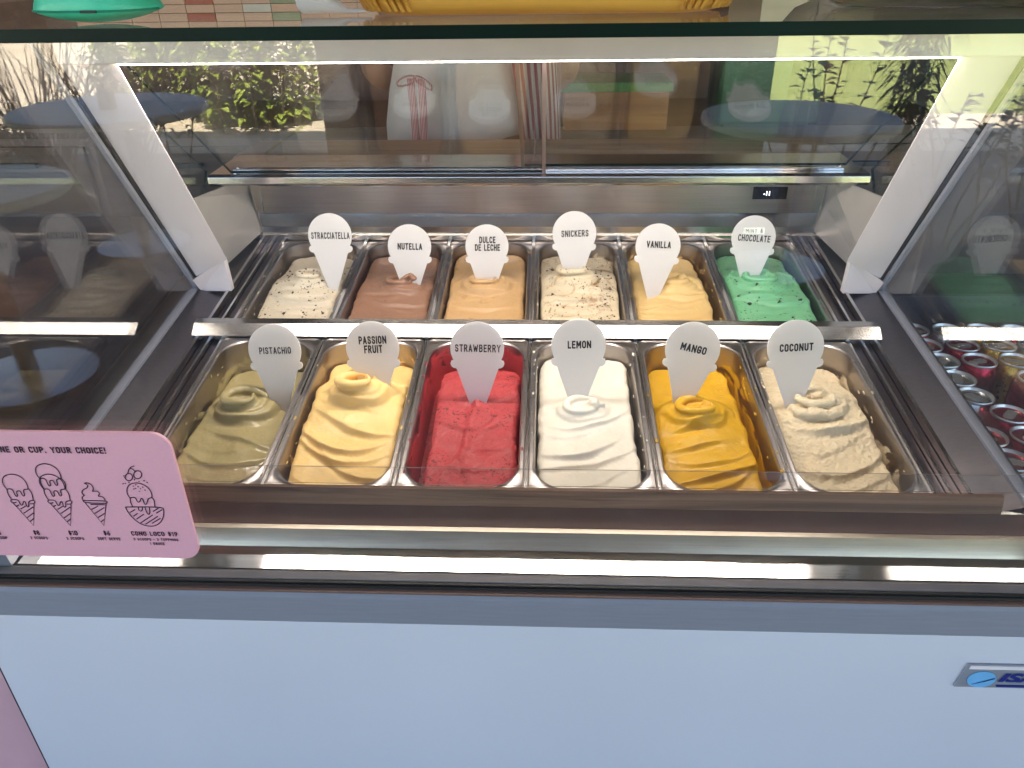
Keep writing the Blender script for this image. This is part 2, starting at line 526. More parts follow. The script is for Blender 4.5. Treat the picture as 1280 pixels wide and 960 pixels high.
sheet('garden_path', -2.26, 60, -6.6, -5.02, -0.010, M['path'], 0.1)
# unseen roof, its edge set to keep terrace and shop in shade
M['ceiling'] = plain('brown_ceiling_board', (0.10, 0.065, 0.065), 0.8, var=0.06, vscale=2)
rf = empty('shade_roof', (0, 1, 3.0)); tag(rf, 'unseen flat brown roof shading the ice cream counter and terrace', 'roof')
MB().box(-7.6, 7.6, -4.4, 4.4, 0, 0.18).build('ceiling_slab', M['ceiling'], rf)
MB().box(-7.62, 7.62, -4.46, -4.402, -0.14, 0.22).build('fascia', M['brown_metal'], rf)

def stalk_plant(name, label, x, y, z, h, nst, spread, leaf, lw, nleaf, mat, seed, droop=0.4, cat='plant', group=None, lean=0.25, rl=0.35, stem_mat=None):
    """stems rising from one foot, each set with pointed folded leaves"""
    rnd = random.Random(seed)
    e = empty(name, (x, y, z)); tag(e, label, cat, group)
    lf = MB(); joint = MB()
    for s in range(nst):
        a = rnd.uniform(0, 2 * PI); rr = spread * math.sqrt(rnd.random()) * 0.5
        p = Vector((rr * math.cos(a), rr * math.sin(a), 0)); H = h * rnd.uniform(0.65, 1.0)
        d = Vector((math.cos(a) * lean * rnd.random(), math.sin(a) * lean * rnd.random(), 1))
        pts = []
        for i in range(9):
            t = i / 8
            pts.append(p + Vector((d.x * t * H + 0.03 * math.sin(5 * t + s), d.y * t * H + 0.03 * math.cos(4 * t + s), t * H)))
        st = MB() if nst <= 9 else joint
        st.tube(pts, [0.008 * (1 - 0.7 * i / 8) for i in range(9)], 5)
        if nst <= 9: st.build('stem', stem_mat or M['stem'], e)
        for k in range(nleaf):
            t = rl + (1 - rl) * k / nleaf + rnd.uniform(-0.02, 0.02)
            i = min(7, int(t * 8)); q = pts[i].lerp(pts[i + 1], max(0, min(1, t * 8 - i)))
            b = rnd.uniform(0, 2 * PI); L = leaf * rnd.uniform(0.6, 1.15); W = lw * rnd.uniform(0.7, 1.1)
            o = Vector((math.cos(b), math.sin(b), rnd.uniform(0.0, 0.7))).normalized()
            sd_ = o.cross(Vector((0, 0, 1))).normalized()
            p1 = q + o * L * 0.45; p2 = q + o * L - Vector((0, 0, L * droop))
            lf.add([q, p1 + sd_ * W / 2 + Vector((0, 0, W * .12)), p2, p1 - sd_ * W / 2 + Vector((0, 0, W * .12)), p1], [(0, 1, 4), (1, 2, 4), (0, 4, 3), (4, 2, 3)])
    if nst > 9: tag(joint.build('stem', stem_mat or M['stem'], e), kind='stuff')
    tag(lf.build('foliage', mat, e, fixn=False), kind='stuff')
    return e
M['stem'] = plain('plant_stem', (0.10, 0.07, 0.035), 0.8)
def leafmat(n, a, b_, sss=0.0):
    m, nt, b = new_mat(n)
    v = objcoord(nt)
    nt.links.new(ramp(nt, noise(nt, v, 9, 3), [(0.3, a), (0.7, b_)]), b.inputs['Base Color'])
    b.inputs['Roughness'].default_value = 0.55
    return m
M['leaf_dark'] = leafmat('dark_leaf', (0.025, 0.045, 0.015), (0.06, 0.09, 0.03))
M['leaf_mid'] = leafmat('mid_leaf', (0.05, 0.09, 0.02), (0.12, 0.17, 0.04))
M['leaf_lime'] = leafmat('lime_leaf', (0.12, 0.17, 0.02), (0.34, 0.40, 0.05))

stalk_plant('leafy_bush', 'lime green bush mirrored in the glass at upper left, nearest the dark screen wall', -2.75, -6.4, -0.01, 1.5, 44, 1.1, 0.17, 0.085, 60, M['leaf_lime'], 1, rl=.03, group='bushes beyond the terrace')
stalk_plant('leafy_bush', 'yellow green bush mirrored in the glass left of the first lime one', -3.9, -6.9, -0.01, 1.2, 40, 1.0, 0.16, 0.075, 50, M['leaf_lime'], 2, rl=.03, group='bushes beyond the terrace')
stalk_plant('tall_stalk_plant', 'tall dark stalked plant mirrored behind the left round table', -2.75, -4.2, 0.0, 1.15, 7, 0.5, 0.17, 0.03, 34, M['leaf_mid'], 3, 0.5)
stalk_plant('ornamental_grass', 'wispy grass tuft mirrored at the far left edge of the glass', -3.9, -4.7, 0.0, 1.0, 60, 0.35, 0.12, 0.008, 4, M['leaf_mid'], 4, 0.6, lean=0.7)
stalk_plant('ornamental_grass', 'wispy grass tuft mirrored between the left table and the tall stalks', -3.2, -4.6, 0.0, 0.9, 50, 0.3, 0.12, 0.008, 4, M['leaf_lime'], 5, 0.6, lean=0.8)
stalk_plant('low_shrub', 'low dark shrub mirrored beneath the grass tufts at left', -3.6, -4.1, 0.0, 0.5, 24, 1.3, 0.10, 0.05, 22, M['leaf_dark'], 6)
stalk_plant('branching_shrub', 'thin branching shrub mirrored beside the right round table', 1.75, -3.9, 0.0, 1.25, 9, 0.5, 0.09, 0.08, 22, M['leaf_dark'], 7, 0.1, lean=0.5)
stalk_plant('palm_like_plant', 'dense drooping stalk plant mirrored right of the right table', 2.5, -4.3, 0.0, 1.35, 7, 0.25, 0.20, 0.025, 70, M['leaf_dark'], 8, 0.75, lean=0.12, rl=0.15)
stalk_plant('broad_leaf_vine', 'broad leaved vine mirrored at the upper right of the glass', 2.15, -2.75, 0.0, 0.86, 7, 0.4, 0.10, 0.085, 10, M['leaf_dark'], 9, 0.2, lean=0.3, rl=0.7)
stalk_plant('broad_leaf_vine', 'small leafy sprig mirrored at the far right edge of the glass', 2.75, -3.1, 0.0, 0.95, 4, 0.2, 0.08, 0.05, 12, M['leaf_dark'], 10, 0.3)
# dark screen wall beyond the tables
M['screen'] = plain('dark_screen_wall', (0.035, 0.028, 0.028), 0.8, var=0.2, vscale=2)
sw = empty('screen_wall', (0, -4.6, 0)); tag(sw, 'dark screen wall mirrored behind the middle of the glass', 'wall')
MB().box(-1.62, 1.62, -0.06, 0.06, 0.001, 2.5).build('wall_panel', M['screen'], sw)
MB().box(-1.66, 1.66, -0.08, 0.08, 2.501, 2.56).build('coping', M['brown_metal'], sw)

M['table_top'] = plain('grey_table_top', (0.84, 0.80, 0.74), 0.5, 0.0, var=0.05)
M['tile_peach'] = plain('peach_tile', (0.78, 0.49, 0.36), 0.5, var=0.06)
def round_table(x, y, r, label):
    e = empty('round_table', (x, y, 0)); tag(e, label, 'table', 'round tables on the terrace')
    MB().lathe([(r - .012, 0.705), (r, 0.715), (r, 0.735), (r - .006, 0.742), (0.0, 0.743)], 48).build('tabletop', M['table_top'], e, smooth='auto')
    MB().lathe([(0.035, 0.02), (0.03, 0.70), (0.09, 0.7049)], 20).build('pedestal', M['steel_soft'], e, smooth='auto')
    MB().lathe([(0.24, 0.001), (0.24, 0.018), (0.05, 0.03), (0, 0.03)], 32).build('base', M['steel_soft'], e, smooth='auto')
round_table(1.18, -2.40, 0.44, 'round grey terrace table mirrored at the right of the glass')
round_table(-2.22, -2.74, 0.48, 'round grey terrace table mirrored at the left, with a dark vase')
e = empty('plant_vase', (-2.19, -2.67, 0.744)); tag(e, 'small dark vase with a sprig on the left terrace table', 'vase')
MB().lathe([(0.001, 0), (0.04, 0.002), (0.042, 0.08), (0.02, 0.10), (0.018, 0.12)], 16).build('vase_body', M['brown_metal'], e, smooth='auto')
sp = MB()
for i in range(5):
    a = i * 1.3; sp.tube([(0, 0, 0.1), (0.02 * math.cos(a), 0.02 * math.sin(a), 0.15), (0.05 * math.cos(a), 0.05 * math.sin(a), 0.17)], 0.006, 5)
sp.build('sprig', M['leaf_dark'], e)
round_table(-1.95, -1.2, 0.33, 'low round table nearest the counter at far left')

# ------------------------------------------------------------------ back of the shop
TILE_W, TILE_H, GAP = 0.114, 0.0285, 0.003
bw = empty('tiled_back_wall', (0, 3.42, 0)); tag(bw, 'peach tiled wall behind the counter with red, white and sage accent tiles', 'wall')
M['grout'] = plain('pale_grout', (0.22, 0.13, 0.10), 0.9)
MB().box(-4.5, 1.25, 0.006, 0.14, 0.001, 2.2).build('wall_core', M['grout'], bw)
M['tile_red'] = plain('brick_red_tile', (0.48, 0.085, 0.035), 0.45)
M['tile_sage'] = plain('sage_tile', (0.38, 0.42, 0.25), 0.45)
M['tile_white'] = plain('white_tile', (0.75, 0.70, 0.64), 0.45)
tile_me = MB().box(-TILE_W / 2, TILE_W / 2, -0.002, 0.005, -TILE_H / 2, TILE_H / 2).mesh('tile', M['tile_peach'], bevel=0.0)
accent = {(2, 12): 'tile_red', (2, 10): 'tile_red', (4, 11): 'tile_white', (5, 12): 'tile_sage', (5, 10): 'tile_sage', (7, 14): 'tile_white', (9, 2): 'tile_red', (-3, 1): 'tile_sage', (12, 3): 'tile_white'}
for c in range(-2, 14):
    for r_ in range(0, 18):
        o = mobj('tile', tile_me, bw, (-1.618 + c * (TILE_W + GAP), 0, 1.166 + r_ * (TILE_H + GAP)))
        if (c, r_) in accent:
            o.material_slots[0].link = 'OBJECT'; o.material_slots[0].material = M[accent[(c, r_)]]
pw_ = empty('cream_cabinet', (.93, 3.2, 0)); tag(pw_, 'cream wall cabinet hanging at the back of the shop, right of the amber basket', 'cabinet')
M['cream'] = plain('cream_lacquer', (0.72, 0.60, 0.44), 0.45, var=0.02)
for i in range(2):
    MB().box(-0.19 + i * 0.19, -0.005 + i * 0.19, -0.3, -0.281, 1.16, 1.9).build('door', M['cream'], pw_, bevel=0.003)
MB().box(-0.19, 0.185, -0.28, 0.21, 1.155, 1.905).build('carcass', M['cream'], pw_)
# work counter behind the person
M['counter_wood'] = wood('brown_counter', (0.06, 0.032, 0.022), (0.12, 0.065, 0.04), 0.5, 4)
wc = empty('work_counter', (0, 3.0, 0)); tag(wc, 'dark brown work counter at the back of the shop behind the person', 'counter')
MB().box(-2.2, 1.4, -0.25, 0.25, 0.10, 0.86).build('cabinet_body', M['brown_metal'], wc)
MB().box(-2.22, 1.42, -0.28, 0.27, 0.861, 0.895).build('worktop', M['counter_wood'], wc)
for i in range(6):
    MB().box(-2.18 + i * 0.6, -1.62 + i * 0.6, -0.268, -0.252, 0.13, 0.83).build('drawer_front', M['counter_wood'], wc, bevel=0.004)
    MB().box(-2.0 + i * 0.6, -1.80 + i * 0.6, -0.290, -0.269, 0.76, 0.775).build('handle', M['rubber'], wc)
cr = empty('wooden_crate', (0.25, 2.75, 0.896)); tag(cr, 'orange wooden crate with a green lid, right of the person', 'crate')
MB().box(-0.17, 0.17, -0.1, 0.1, 0, 0.12).build('crate_body', wood('orange_wood', (0.30, 0.12, 0.05), (0.48, 0.22, 0.09)), cr, bevel=0.004)
MB().box(-0.18, 0.18, -0.11, 0.11, 0.1205, 0.15).build('lid', plain('green_plastic_lid', (0.10, 0.30, 0.07), 0.4), cr, bevel=0.004)
dk = empty('dark_appliance', (0.75, 2.78, 0.896)); tag(dk, 'dark green appliance on the back counter, mirrored-mint side', 'appliance')
dk['label'] = 'dark green appliance on the work counter right of the crate'
MB().box(-0.16, 0.16, -0.12, 0.12, 0.012, 0.27).build('casing', plain('dark_green_casing', (0.03, 0.06, 0.04), 0.4), dk, bevel=0.01)
MB().box(-0.14, 0.14, -0.10, 0.10, 0, 0.0115).build('foot_plate', M['rubber'], dk)
M['dark_wall'] = plain('dark_brown_wall', (0.05, 0.034, 0.034), 0.7, var=0.15, vscale=3)
wl = empty('shop_wall', (-4.6, 1.9, 0)); tag(wl, 'dark brown end wall closing the shop at the far left', 'wall')
MB().box(-.08, .08, -1.3, 3.4, 0, 2.99).build('wall_panel', M['dark_wall'], wl)
wl = empty('shop_wall', (4.6, 1.9, 0)); tag(wl, 'dark brown end wall closing the shop at the far right', 'wall')
MB().box(-.08, .08, -1.3, 3.4, 0, 2.99).build('wall_panel', M['dark_wall'], wl)
wl = empty('shop_wall', (0, 3.75, 0)); tag(wl, 'dark brown rear wall of the shop behind the tiled wall', 'wall')
MB().box(-4.5, 4.5, -.08, .08, 0, 2.99).build('wall_panel', M['dark_wall'], wl)
# neighbouring pink counter at left
M['dark_top'] = plain('dark_plum_top', (0.030, 0.020, 0.026), 0.4, var=0.1)
pk = empty('pink_counter', (-1.3, 1.1, 0)); tag(pk, 'pink painted counter standing left of the white display case', 'counter')
MB().box(-0.6, 0.60, -0.40, 0.9, 0.06, 0.78).build('counter_body', M['pink_paint'], pk, bevel=0.004)
MB().box(0.601, 0.622, -0.42, 0.9, 0.02, 0.77).build('gap_shade', M['rubber'], pk)  # black strip stands in for the shade in the gap beside the case
MB().box(-0.61, 0.605, -0.405, 0.91, 0.781, 0.80).build('worktop', M['dark_top'], pk)
MB().box(-0.58, 0.58, -0.37, 0.88, 0.001, 0.059).build('plinth', M['rubber'], pk)

# ------------------------------------------------------------------ the display case
TY, TZ, TT = 1.1328, 0.8676, 0.127          # the tray plane leans towards the customer
TM = Matrix.Translation((0, TY, TZ)) @ Matrix.Rotation(TT, 4, 'X')
case = empty('display_case', (0, 0, 0)); tag(case, 'white and steel ice cream display case with a clear upright front glass', 'display case')
XL, XR = -0.666, 0.74
MB().box(XL, XR, 0.650, 0.668, 0.12, 0.7270).build('front_panel', M['panel'], case, bevel=0.002)
MB().box(XL, XR, 0.657, 0.668, 0.7273, 0.7302).build('panel_groove', M['rubber'], case)
MB().prism_x([(0.646, 0.7305), (0.644, 0.7335), (0.644, 0.7715), (0.648, 0.7755), (0.668, 0.7755), (0.668, 0.7305)], XL, XR).build('bumper_rail', M['rail'], case)
MB().prism_x([(0.6475, 0.7758), (0.6475, 0.7783), (0.652, 0.7793), (0.672, 0.7793), (0.672, 0.7758)], XL, XR).build('trim_strip', M['brown_metal'], case)
MB().box(XL + .03, XR - .03, 0.70, 1.7, 0.001, 0.12).build('plinth', M['rubber'], case)
MB().prism_x([(0.653, 0.7796), (0.653, 0.7830), (0.6575, 0.7842), (0.6575, 0.7796)], XL, XR).build('gasket', M['rubber'], case)
MB().prism_x([(0.6545, 0.7845), (0.6545, 0.7856), (0.658, 0.7858), (0.6575, 0.7845)], XL + .01, XR - .01).build('glass_bead', M['rubber'], case)
M['channel'] = plain('grey_channel', (0.13, 0.12, 0.13), 0.45)
MB().prism_x([(0.6585, 0.7796), (0.6585, 0.7870), (0.667, 0.7890), (0.674, 0.7850), (0.674, 0.7796)], XL, XR).build('glass_channel', M['channel'], case)
M['channel'] = plain('grey_channel', (0.13, 0.12, 0.13), 0.45) if 'channel' not in M else M['channel']
# side bodies
for s in (-1, 1):
    x0, x1 = (XL, -0.618) if s < 0 else (0.618, 0.637)
    MB().prism_x([(0.669, 0.121), (0.669, 0.802), (1.70, 0.932), (1.70, 0.121)], x0, x1).build('side_wall', M['steel_soft'], case)
MB().box(XL, 0.637, 1.701, 1.74, 0.121, 1.03).build('rear_panel', M['steel_soft'], case)
# sill, riser and the two brown ledges
MB().prism_x([(0.675, 0.770), (0.675, 0.7865), (0.7092, 0.7899), (0.7092, 0.770)], -0.617, 0.617).build('sill', M['steel_mirror'], case)
MB().prism_x([(0.7095, 0.770), (0.7094, 0.7900), (0.7145, 0.8142), (0.7225, 0.8142), (0.7225, 0.770)], -0.617, 0.617).build('riser', M['riser'], case)
MB().prism_x([(0.723, 0.790), (0.723, 0.8150), (0.746, 0.8272), (0.746, 0.790)], -0.617, 0.617).build('lower_ledge', M['brown_metal'], case)
MB().prism_x([(0.7465, 0.800), (0.7465, 0.8285), (0.7515, 0.8485), (0.7575, 0.8485), (0.7575, 0.800)], -0.617, 0.568).build('wooden_ledge', M['wood_dark'], case)
gl_edge = [M['glass'], M['edge_glass']]
def pane(name, poly, nrm, th, mats, parent):
    o = MB().slab(poly, nrm, th).build(name, mats, parent)
    nv = Vector(nrm).normalized()
    for p in o.data.polygons:
        p.material_index = 0 if abs(p.normal.dot(nv)) > 0.8 else 1
    return o
M['guard_edge'] = plain('guard_edge', (0.12, 0.10, 0.09), 0.3)
pane('guard_pane', [(-0.612, 0.759, 0.8490), (0.612, 0.759, 0.8490), (0.612, 0.763, 0.8715), (-0.612, 0.763, 0.8715)], (0, 1, -0.178), 0.002, [M['glass'], M['guard_edge']], case)
pane('front_glass', [(-0.632, 0.660, 0.786), (0.632, 0.660, 0.786), (0.632, 0.660, 1.3595), (-0.632, 0.660, 1.3595)], (0, 1, 0), 0.006, gl_edge, case)
M['top_edge'] = M['edge_glass']
pane('top_glass', [(-0.66, 0.650, 1.3605), (0.66, 0.650, 1.3605), (0.66, 1.62, 1.3605), (-0.66, 1.62, 1.3605)], (0, 0, 1), 0.010, gl_edge, case)
for s in (-1, 1):
    x = 0.613 * s - 0.003
    pane('side_glass', [(x, 0.668, 0.8085), (x, 1.290, 0.8905), (x, 0.995, 1.3595), (x, 0.668, 1.3595)], (1, 0, 0), 0.006, gl_edge, case)
    pane('rear_side_glass', [(x, 1.300, 0.92), (x, 1.43, 1.066), (x, 1.12, 1.30), (x, 1.062, 1.30)], (1, 0, 0), 0.005, gl_edge, case)
    # glass seal and rails
    MB().tube([(0.613 * s, 0.992, 1.358), (0.613 * s, 1.292, 0.886)], 0.0055, 8).build('seal', M['rail'], case)
    MB().tube([(0.613 * s, 0.997, 1.358), (0.613 * s - .009 * s, 1.297, 0.888)], 0.004, 8).build('seal', M['rubber'], case)
    m = MB(); m.box(min(.609 * s, .622 * s), max(.609 * s, .622 * s), -0.47, 0.17, -0.02, 0.006)
    m.build('side_rail', M['rail'], case, mtx=TM)
    # liner sloping from the rail down to the tray
    a, b_ = 0.608 * s, 0.560 * s
    MB().hexa([(a, -.37, -.02), (b_, -.37, -.024), (b_, .38, -.024), (a, .38, -.02), (a, -.37, .002), (b_, -.37, -.012), (b_, .38, -.012), (a, .38, .002)]).build('side_liner', M['liner'], case, mtx=TM)
    for xx, w, h, mm in ((0.5535, 0.0055, 0.0005, 'steel'), (0.5435, 0.012, -0.012, 'steel_dark'), (0.533, 0.004, -0.003, 'steel'), (0.5235, 0.0125, -0.010, 'steel_dark')):
        MB().box(xx * s - w / 2, xx * s + w / 2, -.362, .375, -.03, h).build('tray_strip', M[mm], case, mtx=TM)
    # steel plate in the front corner
    MB().box(min(.562 * s, .607 * s), max(.562 * s, .607 * s), -.40, -.371, -.03, -.004).build('corner_plate', M['steel'], case, mtx=TM)
    # lamp post, leaning back towards its foot
    xi, xo = 0.528 * s, 0.604 * s
    top_, bi, bo = (1.040, 1.300), (1.250, 0.957), (1.243, 0.905)
    d = Vector((0, 1.25 - 1.04, 0.957 - 1.30)).normalized(); n = Vector((0, 0.85, 0.52))
    bo = (1.04 + (1.300 - 0.915) * 0.612, 0.915)
    P = [Vector((xo, *bo)), Vector((xi, *bi)), Vector((xi, *top_)), Vector((xo, *top_))]
    MB().hexa([tuple(p) for p in P] + [tuple(p + n * 0.030 + Vector((sh_ * s, 0, 0))) for p, sh_ in zip(P, (-.004, .019, .019, -.004))]).build('lamp_post', M['white_lacquer'], case, bevel=0.004, smooth='auto')
    MB().hexa([(xi + .012 * s, 1.262, .955), (xo, 1.262, .915), (xo, 1.275, .915), (xi + .012 * s, 1.275, .955), (xi + .02 * s, 1.285, .885), (xo, 1.285, .885), (xo, 1.3, .885), (xi + .02 * s, 1.3, .885)]).build('post_bracket', M['white_lacquer'], case)
    # rear liner walls
    xs = 0.600 * s; xm = 0.555 * s
    MB().slab([(xs, 1.282, .892), (xs, 1.33, 1.043), (xm, 1.475, 1.043), (xm, 1.53, 1.0), (xm, 1.53, .925)], (s, 0, 0), 0.004).build('rear_liner', M['liner_pale'], case)
    MB().slab([(xm, 1.476, 1.043), (xm, 1.53, 1.043), (xm, 1.53, .925), (xm, 1.51, .925)], (s, 0, 0), 0.003).build('liner_corner', M['steel'], case)
# canopy with the strip lamp
MB().prism_x([(1.030, 1.300), (1.030, 1.354), (1.104, 1.354), (1.104, 1.303), (1.097, 1.300)], -0.60, 0.60).build('canopy', M['white_lacquer'], case, bevel=0.002)
MB().prism_x([(1.034, 1.2984), (1.0325, 1.3000), (1.096, 1.2990), (1.094, 1.2945)], -0.525, 0.525).build('strip_lamp', M['lamp'], case)
# bar between the two rows
MB().prism_x([(-.002, -.004), (-.002, .003), (.018, .0145), (.034, .0145), (.034, -.004)], -0.562, 0.562).build('divider_bar', M['steel'], case, mtx=TM)
MB().box(-0.56, 0.56, .367, .385, -.03, .006).build('rear_bar', M['steel'], case, mtx=TM)
MB().box(-0.56, 0.56, -.375, -.358, -.03, -.001).build('front_bar', M['steel'], case, mtx=TM)
MB().box(-0.56, 0.56, -.36, .38, -.165, -.150).build('tray_floor', M['steel_dark'], case, mtx=TM)
# bearers between the pans
for row, (sa, sb) in enumerate(((-.357, -.004), (.036, .366))):
    for k in range(7):
        x = (k - 3) * 0.17
        MB().prism_x([(sa, -.02), (sa, -.0022), (sb, -.0022), (sb, -.02)], x - 0.0032, x + 0.0032).build('bearer', M['steel'], case, mtx=TM, bevel=0.001)
# back wall and its display
MB().box(-0.555, 0.555, 1.532, 1.545, 0.90, 1.043).build('back_wall', M['steel_soft'], case)
MB().prism_x([(1.505, .905), (1.505, .935), (1.5315, .955), (1.5315, .905)], -0.555, 0.555).build('back_cove', M['steel'], case)
MB().prism_x([(1.524, 1.012), (1.520, 1.043), (1.5315, 1.043), (1.5315, 1.012)], -0.555, 0.555).build('upper_back_strip', M['steel_mirror'], case)
dp = MB().box(0.432, 0.498, 1.527, 1.5318, 0.984, 1.008).build('temperature_display', M['lens'], case, bevel=0.001)
mobj('digits', text_mesh('-11', M['white_led'], 0.012, 0.009, 0.02), dp, (0.458, 1.5265, 0.996), (R(90), 0, 0))
MB().prism_x([(1.405, 1.0445), (1.398, 1.050), (1.399, 1.062), (1.408, 1.0655), (1.56, 1.0655), (1.56, 1.0445)], -0.60, 0.60).build('door_sill', M['steel'], case, bevel=0.001)
MB().box(-0.60, 0.60, 1.562, 1.70, 1.045, 1.066).build('rear_shelf', M['board'], case, bevel=0.002)
MB().box(-0.56, 0.56, 1.425, 1.431, 1.066, 1.070).build('door_track', M['steel_mirror'], case)
MB().box(-0.56, 0.56, 1.442, 1.448, 1.066, 1.070).build('door_track', M['steel_mirror'], case)
# rear flap doors, leaning forward to the canopy
dn = Vector((0, 0.61, 0.79))
for i, (xa, xb, o_) in enumerate(((-0.56, 0.022, 0.0), (-0.022, 0.56, 0.012))):
    A = Vector((0, 1.412, 1.0665)) + dn * o_; B = Vector((0, 1.105, 1.3005)) + dn * o_
    pn = pane('rear_door', [(xa, A.y, A.z), (xb, A.y, A.z), (xb, B.y, B.z), (xa, B.y, B.z)], dn, 0.005, [M['door_glass'], M['edge_glass']], case)
    xe = xb - .006 if i == 0 else xa
    MB().slab([(xe, A.y, A.z), (xe + .006, A.y, A.z), (xe + .006, B.y, B.z), (xe, B.y, B.z)], -dn, 0.002).build('door_edge', plain('clear_profile', (.22, .17, .17), .3), pn)
# badge
bd = empty('badge', (-.004, 0, 0.0096)); bd.parent = case
MB().slab([(0.520, 0.650, 0.6345), (0.715, 0.650, 0.6345), (0.722, 0.650, 0.6735), (0.527, 0.650, 0.6735)], (0, -1, 0), 0.003).build('badge_plate', M['rail'], bd, bevel=0.0008)
MB().slab([(0.529, 0.6468, 0.6665), (0.716, 0.6468, 0.6665), (0.7165, 0.6468, 0.6720), (0.530, 0.6468, 0.6720)], (0, -1, 0), 0.0006).build('badge_trim', M['white_lacquer'], bd)
disc = [(0.548 + 0.0165 * math.cos(a), 0.6466, 0.6495 + 0.0135 * math.sin(a)) for a in np.linspace(0, 2 * PI, 32, endpoint=False)]
MB().slab(disc, (0, -1, 0), 0.0006).build('badge_disc', M['sky_blue'], bd)
sl = MB()
for k, (xa, xb) in enumerate(((-.010, .0135), (-.004, .0150), (.002, .0145))):
    z = -.0085 + k * .0022
    sl.add([(0.548 + xa, 0.6455, 0.6495 + z + .0006), (0.548 + xa + .0006, 0.6455, 0.6495 + z), (0.548 + xb, 0.6455, 0.6495 + z + .0105 - k * .002), (0.548 + xb - .0005, 0.6455, 0.6495 + z + .0112 - k * .002)], [(0, 1, 2, 3)])
sl.build('badge_stripes', M['blue'], bd, fixn=False)
mobj('badge_lettering', text_mesh('ISA', M['blue'], 0.047, 0.0150, 0.045, shear=0.25), bd, (0.5905, 0.6458, 0.6535), (R(90), 0, 0))
MB().box(0.568, 0.712, 0.6458, 0.6466, 0.6375, 0.6405).build('badge_underline', M['blue'], bd)
# controller seen through the rear door
kp = empty('control_panel', (-0.515, 1.745, 1.0)); tag(kp, 'small silver control panel with red digits behind the left rear door', 'control panel')
MB().box(-0.06, 0.06, -0.02, 0.02, 0.0, 0.032).build('bezel', M['steel_soft'], kp, bevel=0.003)
MB().box(-0.052, -0.015, -0.0215, -0.0203, 0.006, 0.026).build('display', M['lens'], kp)
mobj('digits', text_mesh('-18', M['red_led'], 0.012, 0.010, 0.02), kp, (-0.024, -0.0225, 0.016), (R(90), 0, 0))
for i in range(4):
    for j in range(2):
        MB().box(-0.008 + i * .015, 0.003 + i * .015, -0.0225, -0.0205, 0.006 + j * .011, 0.0135 + j * .011).build('button', M['rail'], kp)
# ------------------------------------------------------------------ pans
PL = 0.350
def rring(w, h, r, z, n=7):
    return [(x, y, z) for x, y in rrect(w, h, r, n)]
def pan_mesh(L):
    m = MB()
    rings = [rring(.150, L - .016, .040, -.0075), rring(.166, L, .010, -.0035), rring(.1665, L, .010, -.0008), rring(.1645, L - .002, .010, .0004),
             rring(.161, L - .006, .012, -.0012), rring(.1535, L - .014, .036, -.0010), rring(.1515, L - .016, .040, .0002), rring(.1490, L - .019, .043, -.0012), rring(.1475, L - .021, .043, -.006),
             rring(.1440, L - .026, .042, -.060), rring(.1400, L - .030, .040, -.112), rring(.120, L - .050, .030, -.122)]
    m.loft(rings, caps=False)
    n_ = len(rings[0]); m.f.append(tuple(range((len(rings) - 1) * n_, len(rings) * n_)))
    me = m.mesh('pan', [M['pan_steel'], M['steel_soft']], smooth='auto', fixn=True)
    for p in me.polygons:
        if p.center.z < -.005 and abs(p.center.x) < .0745 and not (p.center.z > -.0077 and abs(p.center.z + .0055) < .0005): p.material_index = 1
    return me
pan_me = pan_mesh(PL)
def smear_mat(name, col, amount, seed, side=0, wet=0.4):
    m, nt, b = new_mat(name)
    v = objcoord(nt)
    mp = node(nt, 'ShaderNodeMapping'); mp.inputs['Location'].default_value = (seed * 1.7, seed * 2.3, 0); mp.inputs['Scale'].default_value = (1, 0.5, 1)
    nt.links.new(v, mp.inputs['Vector'])
    f = noise(nt, mp.outputs['Vector'], 38, 6, 0.62, 0.8)
    sep = node(nt, 'ShaderNodeSeparateXYZ'); nt.links.new(v, sep.inputs[0])
    zr = node(nt, 'ShaderNodeMapRange'); zr.inputs['From Min'].default_value = -0.004; zr.inputs['From Max'].default_value = -0.055
    zr.inputs['To Min'].default_value = -0.16; zr.inputs['To Max'].default_value = 0.12
    nt.links.new(sep.outputs['Z'], zr.inputs['Value'])
    ad = node(nt, 'ShaderNodeMath', operation='ADD'); nt.links.new(f, ad.inputs[0]); nt.links.new(zr.outputs[0], ad.inputs[1])
    fac = ramp(nt, ad.outputs[0], [(0.60 - amount, 0.0), (0.64 - amount, 1.0)])
    film = ramp(nt, ad.outputs[0], [(0.36 - amount, 0.0), (0.62 - amount, 0.26)])
    st = node(nt, 'ShaderNodeBsdfPrincipled'); st.inputs['Metallic'].default_value = 1.0; st.inputs['Roughness'].default_value = 0.32
    base = (0.36, 0.325, 0.31)
    nt.links.new(mixc(nt, film, base, tuple(c * 0.75 for c in col)), st.inputs['Base Color'])
    b.inputs['Base Color'].default_value = (*col, 1); b.inputs['Roughness'].default_value = wet
    bump(nt, b, f, 0.8, 0.003)
    mx = node(nt, 'ShaderNodeMixShader')
    nt.links.new(fac, mx.inputs[0]); nt.links.new(st.outputs[0], mx.inputs[1]); nt.links.new(b.outputs[0], mx.inputs[2])
    nt.links.new(mx.outputs[0], nt.nodes['Material Output'].inputs['Surface'])
    return m

